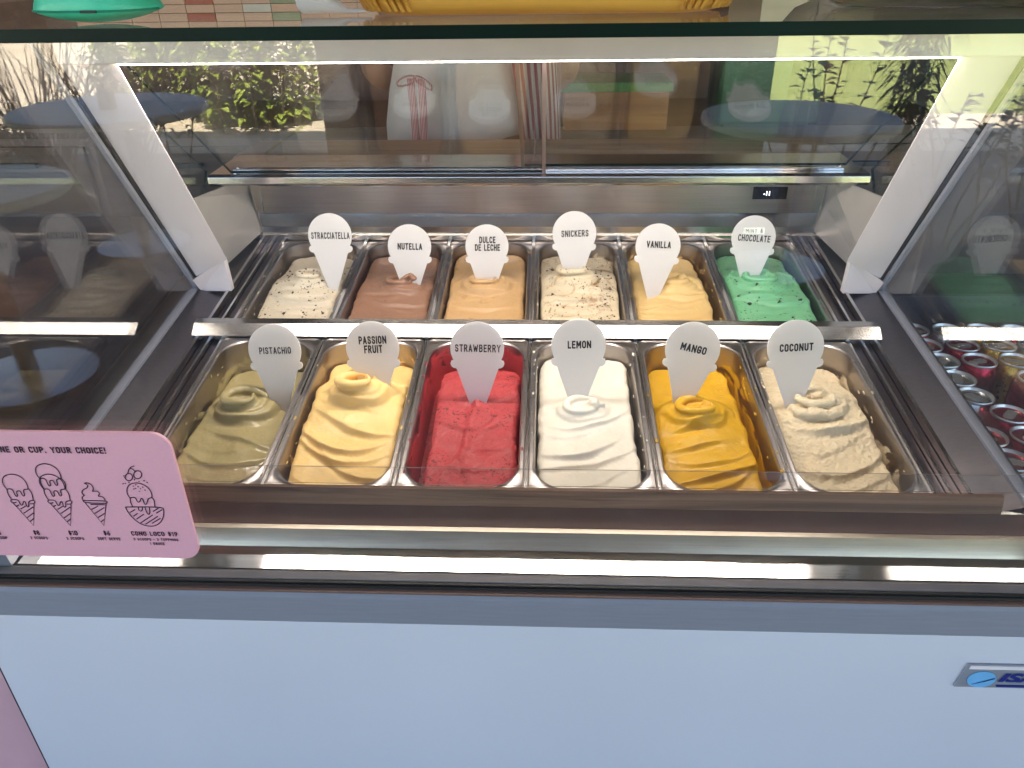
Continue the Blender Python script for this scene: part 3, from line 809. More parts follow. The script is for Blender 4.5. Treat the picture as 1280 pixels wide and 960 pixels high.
def gelato_mat(name, col, rough, grain=0.25, gscale=260, speck=None, sc=90, var=0.06, col2=None, sss=0.25, poros=0.0):
    m, nt, b = new_mat(name)
    v = objcoord(nt)
    lo = tuple(c * (1 - var) for c in col); hi = tuple(min(0.93, c * (1 + var)) for c in col)
    c = ramp(nt, noise(nt, v, 22, 5, 0.6, 0.5), [(0.3, lo), (0.7, hi)])
    if col2:
        f2 = ramp(nt, noise(nt, v, 17, 6, 0.65, 2.0), [(0.53, 0.0), (0.66, 1.0)])
        c = mixc(nt, f2, c, col2)
    if speck:
        scol, dens = speck
        n1 = noise(nt, v, sc * 2.6, 3, 0.7)
        n2 = noise(nt, v, 24, 3, 0.6)
        ad = node(nt, 'ShaderNodeMath', operation='MULTIPLY_ADD'); nt.links.new(n2, ad.inputs[0]); ad.inputs[1].default_value = 0.45; nt.links.new(n1, ad.inputs[2])
        f = ramp(nt, ad.outputs[0], [(dens, 0.0), (dens + 0.012, 1.0)])
        c = mixc(nt, f, c, scol)
    nt.links.new(c, b.inputs['Base Color'])
    nt.links.new(ramp(nt, noise(nt, v, 45, 4), [(0.3, rough * 0.75), (0.7, min(1, rough * 1.3))]), b.inputs['Roughness'])
    b.inputs['Subsurface Weight'].default_value = sss
    b.inputs['Subsurface Radius'].default_value = (1.0, 0.8, 0.6)
    b.inputs['Subsurface Scale'].default_value = 0.004
    n1 = bump(nt, b, noise(nt, v, gscale, 5, 0.6), grain, 0.0015)
    n2 = bump(nt, b, noise(nt, v, 40, 3, 0.5, 0.6), 0.25 if rough < .5 else .45, 0.003, n1)
    if poros:
        vo = node(nt, 'ShaderNodeTexVoronoi'); vo.inputs['Scale'].default_value = 240; nt.links.new(v, vo.inputs['Vector'])
        bump(nt, b, ramp(nt, vo.outputs['Distance'], [(0.0, 0.0), (0.28, 1.0)]), poros, 0.002, n2)
    return m

def sstep(x): x = np.clip(x, 0, 1); return x * x * (3 - 2 * x)

def gelato_mesh(P):
    """a heaped block of gelato: outline inside the pan, overlapping folds, and swept curls fused by a voxel remesh"""
    sd = P['seed']; gl_, gr_, gb = P.get('gl', .002), P.get('gr', .002), P.get('gb', .004)
    nx, ny = 90, 212
    xs = np.linspace(-.0715, .0715, nx); ys = np.linspace(-.1625, .1625, ny)
    X, Y = np.meshgrid(xs, ys)
    # rounded outline
    x0, x1, y0_, y1 = -.0760 + gl_, .0760 - gr_, -.165, .165 - gb
    wob = 0.0045 * fbm(X * 34, Y * 34, sd + 3, 4, .6)
    cx, cy_ = (x0 + x1) / 2, (y0_ + y1) / 2; hw, hh = (x1 - x0) / 2, (y1 - y0_) / 2; r = .036
    qx = np.abs(X - cx) - (hw - r); qy = np.abs(Y - cy_) - (hh - r)
    dist = np.hypot(np.maximum(qx, 0), np.maximum(qy, 0)) + np.minimum(np.maximum(qx, qy), 0) - r
    dist = -(dist + wob)                       # >0 inside
    uc, vc = P['c']
    H = P['lvl'] + (P.get('lvf', P['lvl']) - P['lvl']) * sstep((-(Y - vc)) / .2) + (P.get('lvb', P['lvl'] - .012) - P['lvl']) * sstep((Y - vc - .02) / .07)
    H = H + P.get('mound', .012) * np.exp(-((X - uc) ** 2 + ((Y - vc) * .8) ** 2) / (2 * .04 ** 2))
    H = H + P.get('lump', .007) * fbm(X * 13, Y * 13, sd, 3)
    n1 = fbm(X * 22, Y * 16, sd + 11, 2)
    bw_ = P.get('bowl')
    if bw_:
        bx, by, BR, BA, ba, bd_ = bw_          # centre, radius, rim height, opening direction, hollow
        ddx = (X - uc - bx); ddy = (Y - vc - by) / .80
        rho = np.hypot(ddx, ddy) * (1 + .08 * n1); th = np.arctan2(ddy, ddx)
        phi = np.mod(th - R(ba), 2 * PI) / (2 * PI)
        rs = BR * (1 - .50 * phi ** 1.1)
        crest = 1.35 * BA * (.70 + .42 * phi)
        wout = .006 + .016 * sstep(np.clip(ddy / .02, 0, 1))
        tier1 = np.where(rho < rs, crest - 1.5 * bd_ * (1 - (rho / rs) ** 2), crest * (1 - .45 * sstep((rho - rs) / .0055)))
        cut = sstep((rho - BR) / wout)
        base_ = BA * .62 * (1 - sstep((rho - BR * 1.28) / (wout * 1.2)))
        H = H + np.maximum(tier1 * (1 - cut), base_)
    # folds: soft sheets hung across the heap, each with a lip that drops towards the front
    rf_ = random.Random(sd * 13 + 5)
    sk = P.get('tilt', 0.0); amp = P.get('amp', .006)
    d = .030
    while d < .20:
        x0_ = uc * .6 + rf_.uniform(-.028, .028); cv_ = rf_.uniform(1.0, 9.0); a_ = amp * rf_.uniform(.25, 1.4); wd = rf_.uniform(.032, .075)
        skk = sk + rf_.uniform(-.12, .12)
        line = vc - d - skk * -(X - x0_) - (-cv_) * (X - x0_) ** 2 + .004 * n1
        t = line - Y                                     # >0 in front of the lip
        msk = np.exp(-((X - x0_) / wd) ** 2)
        H = H + a_ * msk * np.where(t < 0, np.exp(t / .020), np.exp(-t / .0032)) - a_ * .30 * msk * np.exp(-((t - .007) / .005) ** 2)
        d += P.get('sp', .05) * rf_.uniform(.28, .80)
    if P.get('crack'):
        for (ax_, ay_, bx_, by_, dd) in P['crack']:
            t = np.clip(((X - ax_) * (bx_ - ax_) + (Y - ay_) * (by_ - ay_)) / ((bx_ - ax_) ** 2 + (by_ - ay_) ** 2), 0, 1)
            dx = X - (ax_ + t * (bx_ - ax_)) + .006 * n1; dy = Y - (ay_ + t * (by_ - ay_))
            dpt = np.hypot(dx, dy)
            H = H - dd * np.exp(-(dpt / .0035) ** 2) + dd * .8 * np.exp(-((dpt - .010) / .006) ** 2) * (dx > 0)
    H = H + P.get('relief', .0002) * fbm(X * 190, Y * 190, sd + 31, 3)
    edge = sstep(dist / .005)
    H = H - .005 * (1 - sstep(dist / .012)) 
    Z = -.078 + (H + .078) * edge
    vs = np.stack([X, Y, Z], -1).reshape(-1, 3)
    top = vs.tolist(); bot = [(x, y, -.088) for x, y, z in top]
    n = nx * ny; fs = []
    for j in range(ny - 1):
        for i in range(nx - 1):
            a = j * nx + i
            fs.append((a, a + 1, a + nx + 1, a + nx)); fs.append((n + a, n + a + nx, n + a + nx + 1, n + a + 1))
    for i in range(nx - 1):
        fs.append((i, n + i, n + i + 1, i + 1)); k = (ny - 1) * nx + i; fs.append((k, k + 1, n + k + 1, n + k))
    for j in range(ny - 1):
        k = j * nx; fs.append((k, k + nx, n + k + nx, n + k)); k = j * nx + nx - 1; fs.append((k, n + k, n + k + nx, k + nx))
    m = MB(); m.add(top + bot, fs)
    def ground(x, y):
        i = int(np.clip((x + .0715) / .143 * (nx - 1), 0, nx - 1)); j = int(np.clip((y + .1625) / .325 * (ny - 1), 0, ny - 1))
        return Z[j, i]
    if bw_:
        pts = []; rad = []
        for i in range(34):
            ph_ = i / 33 * .93; rs_ = BR * (1 - .50 * ph_ ** 1.1) + .002; an = R(ba) + ph_ * 2 * PI
            x = uc + bx + rs_ * math.cos(an); y = vc + by + rs_ * math.sin(an) * .80
            x = min(max(x, -.062), .062)
            pts.append((x, y, ground(uc + bx + (rs_ - .004) * math.cos(an), vc + by + (rs_ - .004) * math.sin(an) * .8) + .0010))
            rad.append((.0085 - .0030 * ph_) * min(1, i / 5 + .3) * min(1, (33 - i) / 8 + .15) * (BA / .018 * .35 + .65))
        for _ in range(2): pts = [pts[0]] + [tuple((np.array(pts[i - 1]) + np.array(pts[i]) * 2 + np.array(pts[i + 1])) / 4) for i in range(1, 33)] + [pts[-1]]
        m.tube(pts, rad, 12, flat=.75)
    rnd = random.Random(sd)
    for cv in P.get('curls', []):
        if P.get('bowl') and cv[8] > .0125 and cv[8] > .0145: continue
        # (kind, centre dx,dy, radius0, radius1, a0, a1, z0, z1, thick0, thick1, squash)
        dx, dy, r0, r1, a0, a1, z0, z1, t0, t1, sq = cv
        pts = []; rad = []
        N = max(10, int(abs(a1 - a0) / 9))
        for i in range(N + 1):
            t = i / N; a = R(a0 + (a1 - a0) * t); rr_ = r0 + (r1 - r0) * t
            x = uc + dx + rr_ * math.cos(a) * 1.1; y = vc + dy + rr_ * math.sin(a) * sq
            x = min(max(x, -.062), .062)
            pts.append((x, y, ground(x, y) + z0 + (z1 - z0) * t + .0012 * math.sin(7 * t + sd)))
            env = min(1, t / .12 + .25) * min(1, (1 - t) / .15 + .15)
            if P.get('bowl') and t0 > .0095: pts[-1] = (x, y, pts[-1][2] - .007)
            rad.append((.72 if P.get('bowl') and t0 > .0125 else 1) * (t0 + (t1 - t0) * t) * env * (1 + .10 * math.sin(t * 11 + sd)))
        m.tube(pts, rad, 12, flat=0.72)
    me0 = m.mesh('gelato_raw', [P['mat']], fixn=True)
    ob = bpy.data.objects.new('g', me0); C.objects.link(ob)
    md = ob.modifiers.new('r', 'REMESH'); md.mode = 'VOXEL'; md.voxel_size = 0.00145
    sm = ob.modifiers.new('s', 'SMOOTH'); sm.factor = 0.5; sm.iterations = P.get('smooth', 3)
    dg = bpy.context.evaluated_depsgraph_get()
    me = bpy.data.meshes.new_from_object(ob.evaluated_get(dg))
    bpy.data.objects.remove(ob)
    nv = len(me.vertices); co = np.zeros(nv * 3); me.vertices.foreach_get('co', co); co = co.reshape(-1, 3)
    # torn, icy relief
    k = P.get('icy', .00018)
    co[:, 2] += k * fbm(co[:, 0] * 260, co[:, 1] * 260, sd + 7, 3) * 2
    co[:, 0] += k * fbm(co[:, 2] * 240, co[:, 1] * 240, sd + 9, 2)
    me.vertices.foreach_set('co', co.ravel())
    bm = bmesh.new(); bm.from_mesh(me)
    bmesh.ops.delete(bm, geom=[v for v in bm.verts if v.co.z < -.082], context='VERTS')
    bm.to_mesh(me); bm.free()
    me.materials.clear(); me.materials.append(P['mat'])
    me.polygons.foreach_set('use_smooth', [True] * len(me.polygons))
    me.update(); me.name = 'gelato'
    return me

def swirl(r=.030, z=.012, t=.013, a0=200, turns=1.5, sq=.9, dx=0, dy=0):
    return (dx, dy, r, r * .28, a0, a0 + 360 * turns, .002, z, t, t * .62, sq)
def smile(r, dy, t, a0=195, a1=345, z=.0, sq=.6, dx=0):
    return (dx, dy, r, r * 1.06, a0, a1, z, z, t, t * .8, sq)

F = {}
def fl(key, word, txt, x, row, **k): F[key] = dict(word=word, txt=txt, x=x, row=row, **k)
K = 0.17
fl('str', 'cream white gelato with dark chocolate flecks', 'STRACCIATELLA', -2.5 * K, 1, seed=1, bowl=(0.008, 0.0, 0.027, 0.011, 30, 0.006), c=(0.006, 0.012), lvl=-.012, lvf=-.016, mound=.012, sp=.050, amp=.006,
   curls=[swirl(.028, .004, .015, 160, 1.2, .9), (-.018, .0, .026, .030, 60, 200, .002, .001, .013, .010, 1.0), (.0, -.03, .036, .042, 195, 330, -.004, -.005, .012, .008, .6)],
   col=(.66, .58, .45), rough=.42, speck=((.03, .022, .02), .875), tag=(-.366, 1.330, .975, .00, (.070, .012), 0, 0), smear=.03, gl=.008)
fl('nut', 'milk-chocolate brown gelato', 'NUTELLA', -1.5 * K, 1, seed=2, bowl=(0.004, 0, 0.029, 0.01, 20, 0.007), c=(0.01, 0.002), lvl=-.018, lvf=-.018, lvb=-.022, mound=.012, sp=.046, amp=.006,
   curls=[(0, 0, .034, .026, 150, 400, .000, .004, .015, .012, .6), (.016, -.006, .012, .003, 0, 330, .008, .010, .008, .004, .9), smile(.050, -.004, .012, 180, 330, -.005)],
   col=(.30, .160, .100), rough=.36, tag=(-.224, 1.335, .953, .0, (.045, .012), 0, .02), smear=.05)
fl('dul', 'caramel tan gelato with a broad curl', 'DULCE\nDE LECHE', -.5 * K, 1, seed=3, bowl=(0, 0.0, 0.032, 0.01, 20, 0.009), c=(0, 0.01), lvl=-.016, lvf=-.016, lvb=-.018, mound=.010, sp=.050, amp=.005,
   curls=[(0, .0, .040, .034, 165, 375, .002, .004, .016, .012, .42), (0, -.022, .034, .030, 190, 340, .000, -.002, .013, .009, .45)],
   col=(.56, .355, .170), rough=.33, tag=(-.084, 1.350, .948, .0, (.046, .026), .005, 0), smear=.02)
fl('sni', 'cream gelato flecked with chocolate and nut crumbs', 'SNICKERS', .5 * K, 1, seed=4, bowl=(-0.002, 0, 0.032, 0.016, 40, 0.009), c=(-0.006, 0.015), lvl=-.010, lvf=-.014, mound=.014, sp=.044, amp=.007,
   curls=[swirl(.034, .008, .016, 60, 1.35, .8), smile(.050, -.006, .012, 180, 340, -.004)],
   col=(.64, .545, .39), rough=.40, speck=((.07, .03, .02), .865), col2=(.34, .18, .070), tag=(.075, 1.352, .972, .0, (.049, .012), 0, -.03), smear=.05)
fl('van', 'pale custard gelato with a small tight curl', 'VANILLA', 1.5 * K, 1, seed=5, bowl=(0.004, 0, 0.027, 0.01, 60, 0.007), c=(0.004, 0.01), lvl=-.016, lvf=-.018, mound=.012, sp=.046, amp=.006, gr=.010,
   curls=[(-.010, 0, .030, .014, 170, 520, .000, .004, .013, .009, .75), (.022, -.005, .020, .014, 330, 560, .000, .003, .012, .008, .9), smile(.046, -.006, .012, 170, 300, -.005)],
   col=(.68, .475, .20), rough=.40, tag=(.222, 1.318, .960, .06, (.043, .012), .003, -.02), smear=.05)
fl('min', 'mint green gelato with chocolate bits', 'CHOCOLATE', 2.5 * K, 1, seed=6, bowl=(0, 0, 0.034, 0.01, 60, 0.006), c=(-0.006, 0.018), lvl=-.010, lvf=-.014, mound=.010, sp=.044, amp=.007, gr=.006,
   curls=[(0, -.010, .040, .042, 180, 355, .004, .002, .018, .012, .45), (.034, .014, .022, .018, 0, 200, .002, .002, .013, .009, .9), (-.032, .02, .018, .014, 60, 300, .002, .002, .012, .008, .9)],
   col=(.17, .46, .25), rough=.42, speck=((.03, .022, .018), .870), tag=(.400, 1.365, .960, .03, (.058, .012), -.001, .03), smear=.05)
fl('pis', 'shiny pistachio green gelato with one rolled curl', 'PISTACHIO', -2.5 * K, 0, seed=7, bowl=(0.002, 0.006, 0.032, 0.021, 20, 0.009), c=(-0.004, 0.016), lvl=-.036, lvf=-.028, mound=.012, sp=.052, amp=.007, tilt=-.35, smooth=6,
   curls=[(0, .010, .024, .018, 150, 430, .004, .014, .023, .018, .75), (-.002, .004, .010, .006, 0, 340, .012, .014, .019, .016, .9), (-.012, -.030, .038, .044, 150, 320, -.004, -.008, .015, .008, .55)],
   col=(.40, .335, .165), rough=.20, grain=.06, tag=(-.378, 1.008, .906, -.03, (.048, .0105), 0, 0), smear=.05)
fl('pas', 'passion fruit yellow gelato heaped with a hooked curl', 'PASSION\nFRUIT', -1.5 * K, 0, seed=8, bowl=(-0.004, 0.0, 0.031, 0.021, 40, 0.012), c=(0.008, 0.026), lvl=-.014, lvf=-.020, lvb=-.032, mound=.014, sp=.054, amp=.007, tilt=-.35, gl=.004, smooth=5,
   curls=[(-.002, .0, .032, .022, 120, 410, .002, .012, .021, .015, .8), (.038, .018, .024, .026, 40, 140, .000, .000, .012, .009, .7), (-.02, -.020, .040, .046, 150, 290, -.004, -.006, .016, .009, .6)],
   col=(.86, .60, .235), rough=.40, tag=(-.230, 1.005, .913, -.01, (.041, .026), .005, -.03), smear=.02)
fl('stb', 'red berry sorbet with a flat rough top', 'STRAWBERRY', -.5 * K, 0, lump=.003, seed=9, c=(0, .060), lvl=-.022, lvf=-.026, mound=.004, sp=.085, amp=.003, gl=.018, gb=.020, relief=.0007, icy=.0004,
   crack=[(.000, .05, -.012, -.06, .0028), (.004, .02, -.004, .03, .002), (-.010, -.06, -.04, -.12, .0025), (.03, .0, .012, -.03, .0025), (-.012, -.09, .005, -.14, .002)],
   curls=[(0, -.010, .014, .016, 190, 350, -.002, -.002, .008, .006, .5)],
   col=(.43, .042, .048), rough=.6, speck=((.12, .008, .012), .84), var=.12, poros=.5, tag=(-.076, 1.008, .912, .0, (.067, .0115), 0, .01), smear=.22)
fl('lem', 'smooth white gelato with a frothy ring', 'LEMON', .5 * K, 0, seed=10, bowl=(0, 0.004, 0.026, 0.008, 60, 0.007), c=(-0.006, 0.004), lvl=-.018, lvf=-.020, lvb=-.022, mound=.008, sp=.060, amp=.006, tilt=.3, gr=.005, smooth=5,
   curls=[(0, .004, .027, .024, 60, 400, .001, .003, .010, .008, .75), (.020, .002, .008, .003, 0, 300, .004, .006, .008, .005, 1.0), (0, -.024, .036, .042, 160, 300, -.006, -.007, .014, .008, .6)],
   col=(.74, .69, .60), rough=.38, tag=(.072, 1.002, .920, .0, (.034, .0115), .002, -.03), smear=.0)
fl('man', 'deep mango yellow gelato with a torn fold', 'MANGO', 1.5 * K, 0, seed=11, bowl=(0.0, -0.002, 0.03, 0.013, 60, 0.008), c=(-0.01, 0.01), lvl=-.028, lvf=-.032, mound=.012, sp=.048, amp=.007, tilt=.35, gr=.012, smooth=4,
   curls=[(-.004, .0, .032, .020, 110, 330, .004, .008, .018, .012, .65), (.010, -.012, .016, .004, 340, 200, .006, .008, .015, .010, .9), (.018, -.004, .030, .034, -20, 110, .0, -.002, .014, .009, .8)],
   col=(.64, .36, .010), rough=.40, tag=(.236, 1.002, .916, .13, (.038, .0115), .001, .10), smear=.04)
fl('coc', 'pale coconut gelato with a rough horseshoe curl', 'COCONUT', 2.5 * K, 0, seed=12, bowl=(0.0, 0.0, 0.031, 0.012, 60, 0.009), c=(-0.006, 0.026), lvl=-.022, lvf=-.026, mound=.012, sp=.052, amp=.009, tilt=.35, gr=.010, relief=.0012, icy=.0009,
   curls=[(-.004, .002, .034, .030, 140, 400, .002, .004, .018, .013, .8), (.0, -.008, .034, .028, 190, 340, .004, .002, .009, .007, .8)],
   col=(.70, .585, .40), rough=.6, poros=.2, tag=(.380, .998, .922, -.06, (.047, .0115), .0, -.01), smear=.06)

# tag outline: scoop, drip bumps and cone
def tag_mesh():
    pts = []
    Rr = .0395
    for i in range(33):
        a = R(-28 + 236 * i / 32)
        pts.append((Rr * math.cos(a), Rr * math.sin(a)))
    left = [(-.0385, -.0195), (-.0398, -.0235), (-.0385, -.0275), (-.0350, -.0300), (-.0315, -.0305), (-.0300, -.0335), (-.0075, -.0990), (-.0045, -.1030), (0, -.1040)]
    pts += left + [(-x, z) for x, z in left[::-1][1:]]
    poly = [(x, -.0015, z) for x, z in pts]
    return MB().slab(poly, (0, 1, 0), .003).mesh('flavour_tag', M['acrylic'])
tag_me = tag_mesh()
TMr = TM
for key, P in F.items():
    row = P['row']
    s = -.180 if row == 0 else .189
    off = 0.0 if row == 0 else -.0055
    loc = TM @ Vector((P['x'], s, off))
    P['mat'] = gelato_mat('gelato_' + key, P['col'], P['rough'], P.get('grain', .25), speck=P.get('speck'), col2=P.get('col2'), var=P.get('var', .06), poros=P.get('poros', 0))
    pan = mobj('gelato_pan', pan_me, None, loc, (TT, 0, 0))
    pan.material_slots[1].link = 'OBJECT'
    pan.material_slots[1].material = smear_mat('pan_wall_' + key, P['col'], P['smear'], P['seed'])
    side = ('leftmost', 'second from left', 'third from left', 'third from right', 'second from right', 'rightmost')[int(round(P['x'] / K + 2.5))]
    rown = 'front' if row == 0 else 'rear'
    tag(pan, f'steel pan holding the {P["word"]}, {rown} row', 'pan', 'steel gelato pans in two rows')
    # dried smears on the rim and the upper walls
    rs_ = random.Random(P['seed'] + 90); dm = MB()
    for i in range(26):
        sx_ = rs_.choice((-1, 1)); yy = rs_.uniform(-.15, .15)
        if i < 10: px, pz = sx_ * rs_.uniform(.0745, .0800), .0006
        else: px, pz = sx_ * rs_.uniform(.0722, .0738), -rs_.uniform(.008, .03)
        a0 = rs_.uniform(.0006, .0022); l0 = a0 * rs_.uniform(1, 3.2)
        dm.lathe([(0, -.0008), (.8, -.0004), (1, 0), (.7, .0006), (0, .0010)], 7, (0, 0, 0))
        k0 = len(dm.v) - 35
        for q in range(k0, len(dm.v)):
            vx, vy, vz = dm.v[q]
            if i < 10: dm.v[q] = (px + vx * a0, yy + vy * l0, pz - .0010 + vz)
            else: dm.v[q] = (px + vz, yy + vy * l0, pz + vx * a0)
    tag(dm.build('smear', P['mat'], pan, smooth=True), kind='stuff')
    g = mobj('gelato', gelato_mesh(P), None, loc, (TT, 0, 0))
    tag(g, f'{P["word"]}, {side} in the {rown} row', 'gelato', 'heaps of gelato in the pans')
    if key in ('str', 'sni', 'min'):
        bvh = BVHTree.FromPolygons([v.co[:] for v in g.data.vertices], [p.vertices[:] for p in g.data.polygons])
        rnd = random.Random(P['seed'] + 40); cm = MB()
        cnt = {'str': 100, 'sni': 130, 'min': 44}[key]
        for i in range(cnt):
            x = rnd.uniform(-.058, .060); y = rnd.uniform(-.15, .10)
            if key == 'sni' and rnd.random() < .5: x = rnd.uniform(.03, .062); y = rnd.uniform(-.15, .05)
            h = bvh.ray_cast(Vector((x, y, .06)), Vector((0, 0, -1)))
            if h[0] is None: continue
            r_ = rnd.uniform(.0010, .0028) if i > 7 else rnd.uniform(.003, .0045)
            if key == 'str' and i < 4: r_ = .003
            vs = [h[0] + Vector((rnd.gauss(0, 1), rnd.gauss(0, 1), rnd.gauss(0, .6))).normalized() * r_ * Vector((1.4, 1, .8)).length * .6 for _ in range(7)]
            bmx = bmesh.new()
            for q in vs: bmx.verts.new(q)
            try:
                bmesh.ops.convex_hull(bmx, input=bmx.verts)
                bmx.verts.index_update()
                cm.add([v.co[:] for v in bmx.verts], [[v.index for v in f.verts] for f in bmx.faces])
            except Exception: pass
            bmx.free()
        if key == 'sni':
            M['nut'] = plain('nut_crumb', (.085, .035, .02), .5, var=.5, vscale=200)
        tag(cm.build('chocolate_chip', M['nut'] if key == 'sni' else plain('chocolate_' + key, (.025, .014, .011), .4), g), kind='stuff')
    X_, Y_, Z_, roll, (tw, th_), tz, trot = P['tag']
    t_ = mobj('flavour_tag', tag_me, None, (X_, Y_, Z_), (R(-13), roll, 0))
    tag(t_, f'white cone shaped tag reading {P["txt"].replace(chr(10), " ")}, {side} of the {rown} row' if key not in ('nut', 'sni') else f'white cone shaped tag standing in the {P["word"]}', 'flavour tag', 'cone shaped flavour tags')
    mobj('lettering', stroke_text(P['txt'], M['ink'], tw, th_, .215 if len(P['txt'].split(chr(10))[0]) > 7 else .26), t_, (0.001, -.0018, tz), (0, trot, 0))
    if key == 'min':
        lb = MB().box(-.019, .019, -.0021, -.0016, .0065, .0185).build('sticker', M['label_strip'], t_)
        lb.rotation_euler = (0, -.03, 0)
        mobj('lettering', stroke_text('MINT &', M['ink'], .030, .0066, .12, .5), lb, (0, -.0024, .0125))

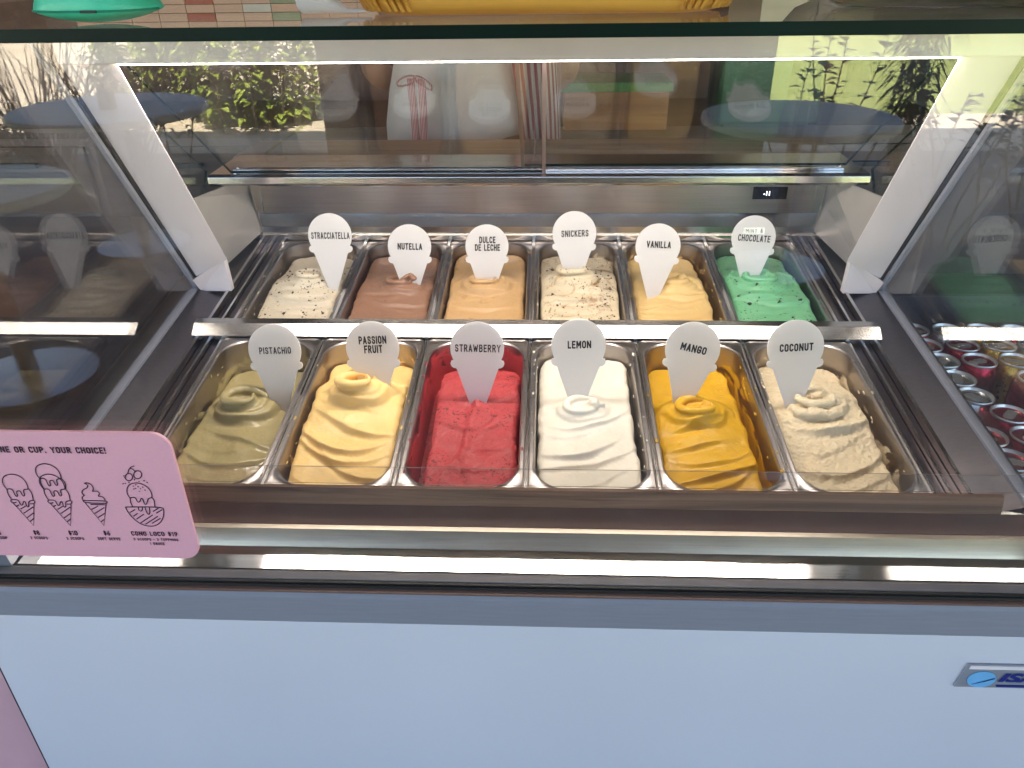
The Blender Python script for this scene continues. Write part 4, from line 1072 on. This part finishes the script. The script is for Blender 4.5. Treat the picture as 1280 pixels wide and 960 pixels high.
# ------------------------------------------------------------------ pink menu sign on the glass
STROKES = [[(-5616,9148),(-5632,9189),(-5635,9239),(-5617,9291),(-5580,9330),(-5517,9353),(-5463,9350),(-5414,9326),(-5381,9286),(-5367,9228),(-5372,9160),(-5392,9150),(-5421,9150),(-5438,9131),(-5440,9074),(-5457,9057),(-5469,9068),(-5472,9114),(-5483,9132),(-5509,9127),(-5523,9104),(-5522,9067),(-5540,9049),(-5550,9062),(-5552,9113),(-5556,9145),(-5583,9156),(-5616,9148)],[(-5616,9148),(-5626,9102),(-5622,9052),(-5611,9006)],[(-5372,9160),(-5357,9121),(-5355,9080),(-5368,9005)],[(-5611,9006),(-5629,8987),(-5622,8963),(-5587,8964),(-5569,8974)],[(-5611,9006),(-5539,9007),(-5535,8960),(-5530,8930),(-5508,8937),(-5492,8975),(-5476,8989),(-5465,8976),(-5472,8919),(-5458,8906),(-5440,8929),(-5432,8972),(-5409,8995),(-5365,9003),(-5354,8982),(-5377,8954),(-5423,8953)],[(-5608,8959),(-5481,8645),(-5376,8952)],[(-5551,8878),(-5478,8924)],[(-5536,8819),(-5398,8911)],[(-5518,8757),(-5422,8826)],[(-5506,8700),(-5443,8749)],[(-5589,8912),(-5551,8937)],[(-5202,9151),(-5210,9105),(-5206,9055),(-5194,9009)],[(-4959,9162),(-4943,9124),(-4940,9083),(-4951,9009)],[(-5194,9009),(-5211,8990),(-5203,8967),(-5169,8967),(-5151,8977)],[(-5194,9009),(-5121,9010),(-5117,8964),(-5111,8933),(-5089,8941),(-5074,8978),(-5058,8993),(-5047,8979),(-5053,8923),(-5038,8909),(-5022,8933),(-5014,8975),(-4992,8999),(-4948,9006),(-4937,8986),(-4959,8957),(-5005,8956)],[(-5189,8962),(-5055,8649),(-4958,8955)],[(-5131,8881),(-5059,8927)],[(-5114,8823),(-4979,8915)],[(-5095,8761),(-5001,8830)],[(-5081,8704),(-5020,8753)],[(-5170,8916),(-5132,8940)],[(-5200,9156),(-5217,9196),(-5222,9246),(-5205,9298),(-5168,9337),(-5107,9360),(-5052,9357),(-5004,9333),(-4970,9293),(-4954,9235),(-4958,9167),(-4978,9158),(-5006,9157),(-5023,9138),(-5024,9081),(-5040,9065),(-5052,9076),(-5056,9122),(-5068,9140),(-5094,9135),(-5107,9112),(-5105,9075),(-5122,9056),(-5133,9070),(-5136,9120),(-5141,9152),(-5168,9163),(-5200,9156)],[(-5198,9296),(-5215,9336),(-5220,9385),(-5203,9436),(-5167,9474),(-5106,9497),(-5052,9494),(-5004,9470),(-4970,9431),(-4954,9374),(-4958,9307),(-4978,9298),(-5006,9297),(-5023,9279),(-5023,9223),(-5040,9206),(-5051,9218),(-5056,9263),(-5067,9280),(-5093,9275),(-5106,9253),(-5104,9217),(-5121,9198),(-5132,9212),(-5135,9261),(-5140,9293),(-5166,9303),(-5198,9296)],[(-5198,9296),(-5208,9242),(-5203,9188),(-5194,9156)],[(-4961,9305),(-4939,9265),(-4938,9220),(-4953,9165)],[(-4727,9244),(-4693,9253),(-4657,9236),(-4640,9198),(-4650,9157),(-4673,9133),(-4627,9143),(-4597,9130),(-4596,9101),(-4625,9070),(-4580,9071),(-4558,9044),(-4558,9014)],[(-4727,9244),(-4701,9233),(-4695,9206),(-4718,9178),(-4761,9159),(-4786,9127),(-4788,9095),(-4769,9081),(-4799,9062),(-4812,9030),(-4800,9007)],[(-4809,9009),(-4545,9009),(-4540,8991),(-4562,8972),(-4803,8979),(-4809,9009)],[(-4791,8975),(-4670,8662),(-4559,8972)],[(-4746,8887),(-4659,8937)],[(-4728,8830),(-4593,8918)],[(-4705,8774),(-4611,8837)],[(-4687,8717),(-4639,8751)],[(-4739,8957),(-4578,8955)],[(-4269,9054),(-4285,9095),(-4281,9150),(-4261,9200),(-4224,9241),(-4169,9260),(-4114,9256),(-4060,9230),(-4024,9181),(-4012,9123),(-4021,9063),(-4051,9058),(-4073,9044),(-4088,9006),(-4115,8964),(-4131,8978),(-4129,9029),(-4137,9056),(-4156,9042),(-4168,9010),(-4194,8995),(-4203,9018),(-4206,9053),(-4229,9064),(-4269,9054)],[(-4269,9054),(-4279,8996),(-4271,8931)],[(-4021,9063),(-4008,9024),(-4021,8936)],[(-4353,8929),(-3932,8938),(-3933,8886),(-3958,8803),(-4000,8731),(-4060,8682),(-4132,8659),(-4206,8672),(-4271,8718),(-4319,8791),(-4347,8866),(-4353,8929)],[(-4210,8932),(-4214,8888),(-4195,8872),(-4175,8893),(-4163,8926)],[(-4136,8929),(-4134,8875),(-4129,8833),(-4111,8831),(-4096,8862),(-4087,8928)],[(-4321,8855),(-4254,8896)],[(-4297,8801),(-4238,8845)],[(-4273,8761),(-4171,8834)],[(-4241,8707),(-4073,8825)],[(-4188,8691),(-4020,8807)],[(-4112,8705),(-3998,8779)],[(-4061,8872),(-3987,8920)],[(-4029,8849),(-3946,8902)],[(-4206,9389),(-4185,9433),(-4150,9469),(-4109,9485)],[(-4164,9455),(-4139,9438),(-4121,9412)],[(-4168,9336),(-4176,9317),(-4189,9301),(-4205,9290),(-4222,9286),(-4236,9289),(-4247,9300),(-4251,9316),(-4249,9335),(-4241,9353),(-4228,9369),(-4212,9380),(-4196,9384),(-4181,9381),(-4171,9370),(-4166,9355),(-4168,9336)],[(-4060,9369),(-4069,9348),(-4083,9331),(-4100,9319),(-4118,9315),(-4134,9318),(-4145,9330),(-4151,9347),(-4149,9367),(-4140,9388),(-4126,9405),(-4109,9417),(-4091,9421),(-4075,9418),(-4063,9406),(-4058,9389),(-4060,9369)],[(-4269,9352),(-4255,9348)],[(-4258,9321),(-4250,9339)],[(-4305,9244),(-4286,9247)],[(-4273,9254),(-4264,9245)],[(-4234,9259),(-4221,9268)],[(-4160,9294),(-4152,9312)],[(-4117,9283),(-4107,9279)],[(-4061,9284),(-4047,9298)],[(-4033,9262),(-4020,9272)],[(-4198,9219),(-4184,9215)],[(-4177,9192),(-4170,9179)],[(-4142,9220),(-4139,9202)],[(-4126,9189),(-4117,9180)],[(-4094,9212),(-4086,9198)],[(-4167,9233),(-4151,9238)],[(-4080,9171),(-4072,9158)],[(-4201,9174),(-4187,9183)],[(-4147,9152),(-4138,9143)]]
sg = empty('menu_sign', (-0.515, 0.6535, 0.905)); tag(sg, 'pink rounded price card with cone drawings stuck low on the front glass at left', 'price card')
def sgl(o): o.location = o.location; return o
SX0, SX1, SZ0, SZ1 = -0.652, -0.366, 0.819, 0.9895
cxs, czs = (SX0 + SX1) / 2, (SZ0 + SZ1) / 2
sg.location = (cxs, 0.6535, czs)
MB().slab([(x, 0, z) for x, z in rrect(SX1 - SX0, SZ1 - SZ0, .020, 10)], (0, 1, 0), .004).build('card', M['pink'], sg, bevel=0.0004)
dr = MB()
for q in STROKES:
    pts = [(x / 1e4 - cxs, z / 1e4 - czs) for x, z in q]
    # Chaikin smoothing for the longer outlines
    if len(pts) > 5:
        for _ in range(2):
            n_ = [pts[0]]
            for a, b in zip(pts, pts[1:]):
                n_ += [(a[0] * .75 + b[0] * .25, a[1] * .75 + b[1] * .25), (a[0] * .25 + b[0] * .75, a[1] * .25 + b[1] * .75)]
            pts = n_ + [pts[-1]]
    w = .0006
    L_ = []; R_ = []
    for i, p in enumerate(pts):
        a = pts[max(0, i - 1)]; b = pts[min(len(pts) - 1, i + 1)]
        dx, dz = b[0] - a[0], b[1] - a[1]; l = math.hypot(dx, dz) or 1
        L_.append((p[0] - dz / l * w, -.0007, p[1] + dx / l * w)); R_.append((p[0] + dz / l * w, -.0007, p[1] - dx / l * w))
    n = len(pts)
    dr.add(L_ + R_, [(i, i + 1, n + i + 1, n + i) for i in range(n - 1)])
tag(dr.build('line_drawing', M['sign_ink'], sg, fixn=False))
def st(txt, xa, xb, za, zb, bold=.055):
    mobj('lettering', stroke_text(txt, M['sign_ink'], xb - xa, abs(za - zb) * 1.05, .24), sg, ((xa + xb) / 2 - cxs, -.0007, (za + zb) / 2 - czs))
st('CONE OR CUP. YOUR CHOICE!', -.5625, -.4370, .9713, .9637, .06)
st('$8', -.5517, -.5446, .8575, .8510); st('2 SCOOPS', -.5576, -.5375, .8486, .8447, .05)
st('$10', -.5111, -.5005, .8580, .8515); st('3 SCOOPS', -.5158, -.4953, .8486, .8447, .05)
st('$6', -.4705, -.4630, .8586, .8520); st('SOFT SERVE', -.4795, -.4534, .8490, .8450, .05)
st('CONO LOCO $19', -.4387, -.3858, .8586, .8525); st('3 SCOOPS - 3 TOPPINGS', -.4382, -.3867, .8490, .8455, .05); st('1 SAUCE', -.4209, -.4037, .8430, .8392, .05)
st('$4', -.6000, -.5895, .8567, .8502); st('1 SCOOP', -.6040, -.5845, .8480, .8440, .05)

# ------------------------------------------------------------------ cans in the cooler at the right
cl = empty('can_cooler', (0.90, 1.13, 0)); tag(cl, 'open dark cooler chest full of drink cans right of the display case', 'cooler')
M['cooler'] = plain('dark_cooler', (0.05, 0.045, 0.06), 0.35)
MB().box(-.255, .30, -.36, .36, .02, .66).build('chest', M['cooler'], cl, bevel=.004)
for a in ((-.255, -.243, -.36, .36), (.288, .30, -.36, .36), (-.2425, .2875, -.36, -.348), (-.2425, .2875, .348, .36)):
    MB().box(*a, .6605, .80).build('rim_wall', M['cooler'], cl, bevel=.001)
for sx_ in (-.22, .27):
    for sy_ in (-.32, .32): MB().box(sx_ - .02, sx_ + .02, sy_ - .02, sy_ + .02, 0, .0195).build('foot', M['rubber'], cl)
can_body = MB().lathe([(.024, .001), (.026, 0), (.0325, .009), (.033, .014), (.033, .098), (.0325, .103), (.0275, .1135), (.0268, .1155)], 28)
M['can_red'] = plain('red_can', (.42, .022, .04), .26, .75, var=.1, vscale=60)
M['can_silver'] = plain('silver_can', (.62, .64, .68), .24, .85, var=.08, vscale=60)
M['can_yellow'] = plain('yellow_can', (.60, .38, .06), .28, .7, var=.1, vscale=60)
M['can_lid'] = plain('can_lid', (.72, .72, .71), .3, .7, var=.03)
cb_me = can_body.mesh('can_body', M['can_red'], smooth='auto')
lid_me = MB().lathe([(.0266, .1150), (.0280, .1165), (.0285, .1185), (.0278, .1200), (.0262, .1198), (.0252, .1165), (.0240, .1140), (.0225, .1146), (.0215, .1152), (.0, .1152)], 28).mesh('lid', M['can_lid'], smooth='auto')
tb = MB()
tb.slab([(x, y, .1160) for x, y in rrect(.015, .024, .007, 5, 0, -.002)], (0, 0, 1), .0012)
tb.slab([(x, y, .1153) for x, y in rrect(.016, .014, .0065, 5, 0, .012)], (0, 0, 1), .0003)
tb.lathe([(.0025, .1172), (.0025, .1180), (0, .1182)], 10)
tab_me = tb.mesh('pull_tab', M['can_lid'])
cans = []
rows = [.862, .925, .989, 1.052, 1.108, 1.168, 1.230, 1.292, 1.354]
cols = [.683, .7475, .812, .876, .940, 1.004, 1.068]
kinds = {(.0, 0): 0}
ci = 0
rnd = random.Random(5)
layout = ['sry..rs', 'rsrrs.y', 'rrysrrs', '.rrsyrr', 's.ryrsr', 's.rsyrr', 'sryrrsr', 'rrysrry', 'rsyrrsr', 'ryrsryr']
names = dict(r='red', s='silver', y='yellow')
for j, yy in enumerate(rows):
    for i, xx in enumerate(cols):
        k = layout[j][i]
        shift = 0.0385 if (j >= 4) else 0.0
        if shift and i == 6: continue
        if k == '.': continue
        e = empty('drink_can', (xx + shift + rnd.uniform(-.001, .001), yy + rnd.uniform(-.001, .001), .6615 + rnd.uniform(0, .004)), (0, 0, rnd.uniform(-2.6, 2.6)))
        back = len(rows) - j
        nth = lambda n: ('first', 'second', 'third', 'fourth', 'fifth', 'sixth', 'seventh', 'eighth', 'ninth', 'tenth')[n - 1]
        tag(e, f'{names[k]} drink can, {nth(i + 1)} from the case, cooler row {nth(j + 1)} from the front', 'drink can', 'drink cans packed in the cooler')
        b = mobj('can_body', cb_me, e)
        b.material_slots[0].link = 'OBJECT'; b.material_slots[0].material = M['can_' + names[k]]
        mobj('lid', lid_me, e); mobj('pull_tab', tab_me, e)

# ------------------------------------------------------------------ things standing on the glass top
ZT = 1.3710
def pillow(name, label, cat, x0, x1, y, dy, h, mat, z=ZT):
    """soft lens-shaped pouch with pointed ends and a seam"""
    cx = (x0 + x1) / 2; L = (x1 - x0) / 2
    e = empty(name, (cx, y, z)); tag(e, label, cat)
    rings = []
    n = 28
    for i in range(25):
        t = -1 + 2 * i / 24
        k = max(.02, (1 - abs(t) ** 2.2))
        w = dy * (1 - abs(t) ** 3) ** .6 * .5 + .002
        ring = []
        for j in range(n):
            a = 2 * PI * j / n
            zz = math.sin(a); up_ = h * k if zz > 0 else .010 * k
            ring.append((t * L, w * math.cos(a), .0105 + zz * up_ * abs(zz) ** .1))
        rings.append(ring)
    MB().loft(rings).build('pouch', mat, e, smooth=True)
    MB().tube([(t * L, -dy * .5 * (1 - abs(t) ** 3) ** .6 - .0025, .0105) for t in np.linspace(-1, 1, 30)], .0010, 6).build('seam', M['teal_dark'], e)
    MB().box(L * .1, L * .35, -dy * .5 - .0045, -dy * .5 - .003, .0095, .0115).build('zip_pull', M['rubber'], e)
    return e
M['teal_dark'] = plain('dark_teal_seam', (.02, .22, .15), .5)
pillow('pouch', 'teal pointed pouch lying on the glass top at left', 'pouch', -.405, -.302, .705, .075, .042, M['teal'])
# amber basket
bk = empty('wicker_basket', (.02, .80, ZT)); tag(bk, 'long amber wicker basket standing on the glass top in the middle', 'basket')
rings = []
for sc_, zz in ((.88, .0), (.94, .002), (.985, .007), (1.0, .014), (1.02, .030), (1.045, .055), (1.05, .09)):
    rings.append([(x, y, zz) for x, y in rrect(.330 * sc_, .13 * sc_, .045 * sc_, 8)])
for sc_, zz in ((1.02, .09), (.98, .03), (.95, .012)):
    rings.append([(x, y, zz) for x, y in rrect(.330 * sc_, .13 * sc_, .045 * sc_, 8)])
MB().loft(rings).build('basket_body', M['amber'], bk, smooth='auto')
for k in range(46):
    pth = rrect(.337 , .137, .048, 12)
    x, y = pth[k * len(pth) // 46]
    MB().tube([(x * .97, y * .93, .004), (x * 1.0, y, .014), (x * 1.045, y * 1.05, .055), (x * 1.05, y * 1.055, .088)], .0030, 6, flat=.6).build('slat', M['amber'], bk) if k % 1 == 0 else None
MB().tube([(x * 1.055, y * 1.07, .090) for x, y in rrect(.330, .13, .045, 8) + [rrect(.330, .13, .045, 8)[0]]], .005, 8).build('rim', M['amber'], bk, smooth=True)
# white scoop lying left of the basket
sc = empty('paper_scoop', (-.158, .765, ZT)); tag(sc, 'small white scoop lying left of the amber basket', 'scoop')
rg = []
for i, (x, w, h) in enumerate(((0.022, .002, .002), (.012, .004, .0035), (0.0, .006, .004), (-.010, .012, .012), (-.024, .020, .022), (-.04, .022, .026))):
    rg.append([(x, w * math.cos(2 * PI * j / 16), .0015 + h * (1 + math.sin(2 * PI * j / 16)) * .5) for j in range(16)])
MB().loft(rg).build('scoop_body', M['acrylic'], sc, smooth='auto')
# dark tray at right
dtm = plain('smoked_olive', (.10, .09, .06), .25, var=.5, vscale=9, stretch=(1, 8, 8))
dt = empty('serving_tray', (.42, .85, ZT)); tag(dt, 'long dark olive tray on the glass top at the right', 'tray')
MB().loft([[(x, y, z) for x, y in rrect(w, h, .03, 6)] for w, h, z in ((.26, .14, 0), (.28, .16, .006), (.30, .18, .022), (.305, .185, .024), (.295, .175, .022), (.275, .155, .008))]).build('tray_body', dtm, dt, smooth='auto')
MB().tube([(-.17, -.05, .016), (-.145, -.06, .020), (.12, -.06, .020)], .004, 8).build('handle', M['steel_mirror'], dt)
# clear holder standing at the far right edge
ch = empty('acrylic_holder', (.665, .80, .0)); tag(ch, 'clear upright acrylic card holder at the far right edge, beside the case', 'card holder')
ch.location = (.698, .800, .8005)
MB().slab([(x, 0, z) for x, z in rrect(.13, .19, .012, 6, .0, .10)], (0, 1, 0), .003).build('holder_plate', [M['glass']], ch)
MB().tube([(x, 0.0015, z) for x, z in rrect(.13, .19, .012, 6, .0, .10) + [rrect(.13, .19, .012, 6, .0, .10)[0]]], .0016, 6).build('holder_edge', M['acrylic'], ch)
MB().box(-.05, .05, -.03, .03, .0, .004).build('holder_foot', [M['glass']], ch)

# ------------------------------------------------------------------ the person behind the case, back turned
pe = empty('person', (-.17, 2.02, 0)); tag(pe, 'person standing behind the case with back turned, white T-shirt and red striped apron', 'person')
def skin_body():
    V = []; E = []; Rd = []
    def v(p, r, par=None):
        V.append(p); Rd.append(r)
        if par is not None: E.append((par, len(V) - 1))
        return len(V) - 1
    pel = v((0, 0, .95), (.155, .105)); sp1 = v((0, .0, 1.10), (.135, .095), pel); sp2 = v((0, -.01, 1.25), (.155, .105), sp1); sp3 = v((0, -.01, 1.38), (.15, .10), sp2)
    nk = v((0, .0, 1.50), (.055, .055), sp3); hd0 = v((0, .035, 1.58), (.070, .075), nk); hd1 = v((0, .045, 1.66), (.078, .095), hd0); v((0, .035, 1.735), (.060, .075), hd1)
    v((0, .155, 1.625), (.013, .016), hd0)                     # nose
    for s in (-1, 1):
        sh_ = v((.175 * s, -.01, 1.42), (.055, .055), sp3); el = v((.245 * s, .04, 1.16), (.040, .040), sh_); wr = v((.17 * s, .30, 1.06), (.026, .022), el)
        pm = v((.15 * s, .375, 1.05), (.036, .016), wr)
        for f in range(4):
            fx = (.15 + (f - 1.5) * .020) * s; ln = (.060, .072, .068, .050)[f]
            a = v((fx, .410, 1.048), (.0085, .0085), pm); b = v((fx, .410 + ln * .55, 1.040), (.0080, .0080), a); v((fx, .410 + ln * .85, 1.020), (.0065, .0065), b)
        a = v((.118 * s, .355, 1.045), (.011, .011), pm); v((.100 * s, .400, 1.035), (.009, .009), a)
        hp = v((.095 * s, 0, .88), (.095, .100), pel); kn = v((.105 * s, .02, .50), (.058, .060), hp); an = v((.11 * s, -.02, .09), (.038, .040), kn)
        ft = v((.12 * s, .08, .045), (.042, .035), an); v((.125 * s, .17, .032), (.036, .025), ft)
    me = bpy.data.meshes.new('body'); me.from_pydata(V, E, []); o = bpy.data.objects.new('b', me); C.objects.link(o)
    sk = o.modifiers.new('s', 'SKIN'); sk.use_smooth_shade = True
    for i, d in enumerate(me.skin_vertices[0].data):
        d.radius = Rd[i]; d.use_root = (i == 0)
    o.modifiers.new('ss', 'SUBSURF').levels = 2
    dg = bpy.context.evaluated_depsgraph_get()
    m2 = bpy.data.meshes.new_from_object(o.evaluated_get(dg)); bpy.data.objects.remove(o)
    m2.materials.clear(); m2.materials.append(M['skin']); m2.name = 'body'
    return m2
M['skin'] = plain('skin', (.52, .30, .20), .5, var=.05)
mobj('body', skin_body(), pe)
M['cotton'] = plain('white_cotton', (.74, .71, .70), .85, var=.03, bmp=.25, bscale=60)
M['trouser'] = plain('brown_trousers', (.11, .065, .05), .85, var=.1, bmp=.2, bscale=200)
def ell(cx, cy, rx, ry, z, seed=0, fold=.0, n=40, tilt=0.0):
    out = []
    for j in range(n):
        a = 2 * PI * j / n
        k = 1 + fold * (math.sin(a * 5 + seed + z * 9) * .6 + math.sin(a * 9 - seed * 2 + z * 14) * .4)
        out.append((cx + rx * k * math.cos(a), cy + ry * k * math.sin(a), z + tilt * math.cos(a)))
    return out
def cloth(name, rings, mat, par, th=.003):
    o = MB().loft(rings, caps=False).build(name, mat, par, smooth=True)
    sm_ = o.modifiers.new('t', 'SOLIDIFY'); sm_.thickness = th; sm_.offset = 1
    return o
cloth('t_shirt', [ell(0, 0, .205, .150, 1.015, 1, .06, tilt=.03), ell(0, 0, .200, .147, 1.06, 1.5, .06, tilt=.02), ell(0, 0, .190, .140, 1.12, 2, .05), ell(0, 0, .178, .130, 1.19, 2.4, .03), ell(0, -.005, .188, .132, 1.28, 3, .02), ell(0, -.01, .200, .130, 1.37, 3, .01), ell(0, -.01, .185, .115, 1.43, 3, .0), ell(0, 0, .075, .070, 1.49, 3, 0)], M['cotton'], pe)
for s in (-1, 1):
    p0 = Vector((.165 * s, -.01, 1.42)); p1 = Vector((.225 * s, .02, 1.22))
    d = (p1 - p0); a = d.cross(Vector((0, 1, 0))).normalized(); b = d.cross(a).normalized()
    cloth('sleeve', [[tuple(p0 + d * t + (a * math.cos(q) + b * math.sin(q)) * r) for q in np.linspace(0, 2 * PI, 24, endpoint=False)] for t, r in ((0, .070), (.3, .072), (.7, .070), (1.0, .072))], M['cotton'], pe)
    cloth('trouser_leg', [ell(.10 * s, .02, .062, .068, .07, 1, .04), ell(.105 * s, .02, .070, .075, .30, 2, .03), ell(.103 * s, .02, .080, .085, .50, 2, .03), ell(.097 * s, .0, .100, .115, .75, 3, .02), ell(.09 * s, .0, .110, .130, .88, 3, .01)], M['trouser'], pe)
    MB().loft([[(.12 * s + x, .065 + y, z) for x, y in rrect(w, l, w * .45, 6)] for w, l, z in ((.095, .27, .001), (.10, .28, .02), (.095, .27, .05), (.08, .16, .085))]).build('shoe', M['rubber'], pe, smooth='auto')
cloth('trouser_seat', [ell(0, 0, .205, .135, .84, 1, .01), ell(0, 0, .200, .138, .92, 2, .01), ell(0, 0, .175, .125, 1.05, 2, .0)], M['trouser'], pe)
# hair, eyes
hr = MB().lathe([(.088, -.07), (.098, -.02), (.100, .03), (.085, .075), (.05, .10), (0, .108)], 28)
hr.build('hair', plain('dark_hair', (.02, .012, .008), .6, bmp=.6, bscale=150), pe, smooth=True).location = (0, .018, 1.675)
for s in (-1, 1):
    MB().lathe([(0, -.012), (.008, -.009), (.012, 0), (.008, .009), (0, .012)], 16).build('eye', M['acrylic'], pe, smooth=True).location = (.030 * s, .128, 1.655)
    MB().loft([[(s * (.088 + .004 * k), .02 + .018 * math.cos(a), 1.645 + .030 * math.sin(a)) for a in np.linspace(0, 2 * PI, 14, endpoint=False)] for k in (0, 1, 2)]).build('ear', M['skin'], pe, smooth=True)
MB().tube([(-.022, .127, 1.588), (0, .135, 1.586), (.022, .127, 1.588)], .004, 6).build('mouth', plain('lips', (.40, .14, .11), .5), pe)
# apron: striped, wrapped from the front round the right hip, tied at the back
def stripe_mat():
    m, nt, b = new_mat('striped_apron_cloth')
    tc = node(nt, 'ShaderNodeUVMap')
    sep = node(nt, 'ShaderNodeSeparateXYZ'); nt.links.new(tc.outputs[0], sep.inputs[0])
    mu = node(nt, 'ShaderNodeMath', operation='MULTIPLY'); nt.links.new(sep.outputs['X'], mu.inputs[0]); mu.inputs[1].default_value = 46
    fr = node(nt, 'ShaderNodeMath', operation='FRACT'); nt.links.new(mu.outputs[0], fr.inputs[0])
    nt.links.new(ramp(nt, fr.outputs[0], [(.44, (.42, .12, .14)), (.50, (.72, .62, .60))]), b.inputs['Base Color'])
    b.inputs['Roughness'].default_value = .85
    return m
M['stripe'] = stripe_mat()
na, nz = 60, 14
av = np.linspace(R(-62), R(150), na)
vs = []; fs = []; uv = []
for j in range(nz):
    z = .62 + (1.26 - .62) * j / (nz - 1)
    for i, a in enumerate(av):
        k = 1 + .03 * math.sin(a * 7 + z * 5)
        # the back edge slants in towards the hem
        aa = a if i > 0 else a
        cut = R(-62) + R(26) * (1 - (z - .62) / .64) * (1 - i / (na - 1))
        aa = a + (cut - R(-62))
        vs.append((.232 * k * math.cos(aa), .172 * k * math.sin(aa), z)); uv.append((i / (na - 1), j / (nz - 1)))
for j in range(nz - 1):
    for i in range(na - 1):
        fs.append((j * na + i, j * na + i + 1, (j + 1) * na + i + 1, (j + 1) * na + i))
ap = MB().add(vs, fs).build('apron', M['stripe'], pe, smooth=True, fixn=False)
ul = ap.data.uv_layers.new(name='UVMap')
for l in ap.data.loops: ul.data[l.index].uv = uv[l.vertex_index]
ap.modifiers.new('t', 'SOLIDIFY').thickness = .002
M['string'] = M['stripe']
def ribbon(name, pts, w, par):
    vs = []; n = len(pts)
    for p in pts: vs += [(p[0] - w / 2, p[1], p[2]), (p[0] + w / 2, p[1] - .002, p[2])]
    m = MB().add(vs, [(2 * i, 2 * i + 1, 2 * i + 3, 2 * i + 2) for i in range(n - 1)])
    o = m.build(name, M['red_ribbon'], par, fixn=False, smooth=True)
    o.modifiers.new('t', 'SOLIDIFY').thickness = .001
    return o
def rib_mat():
    m, nt, b = new_mat('red_white_tape')
    v = objcoord(nt, (170, 0, 0))
    w = node(nt, 'ShaderNodeTexWave'); w.inputs['Scale'].default_value = .5
    nt.links.new(v, w.inputs['Vector'])
    nt.links.new(ramp(nt, w.outputs['Fac'], [(.45, (.50, .10, .14)), (.55, (.75, .62, .60))]), b.inputs['Base Color']); b.inputs['Roughness'].default_value = .8
    return m
M['red_ribbon'] = rib_mat()
ribbon('apron_string', [(-.115 + .004 * math.sin(t * 5), -.172 - .01 * math.sin(t * 3), 1.17 - .38 * t) for t in np.linspace(0, 1, 14)], .018, pe)
ribbon('apron_string', [(-.095 + .006 * math.sin(t * 4 + 1), -.178 - .01 * math.sin(t * 3), 1.17 - .33 * t) for t in np.linspace(0, 1, 14)], .018, pe)
for sx_, dz in ((-1, -.012), (1, -.022)):
    MB().tube([(-.105 + sx_ * (.020 - .020 * math.cos(a)), -.176 - .008 * math.sin(a / 2), 1.172 + .009 * math.sin(a) + dz * (1 - math.cos(a)) * .5) for a in np.linspace(0, 2 * PI, 20)], .0045, 6, flat=.5).build('bow', M['red_ribbon'], pe, smooth=True)
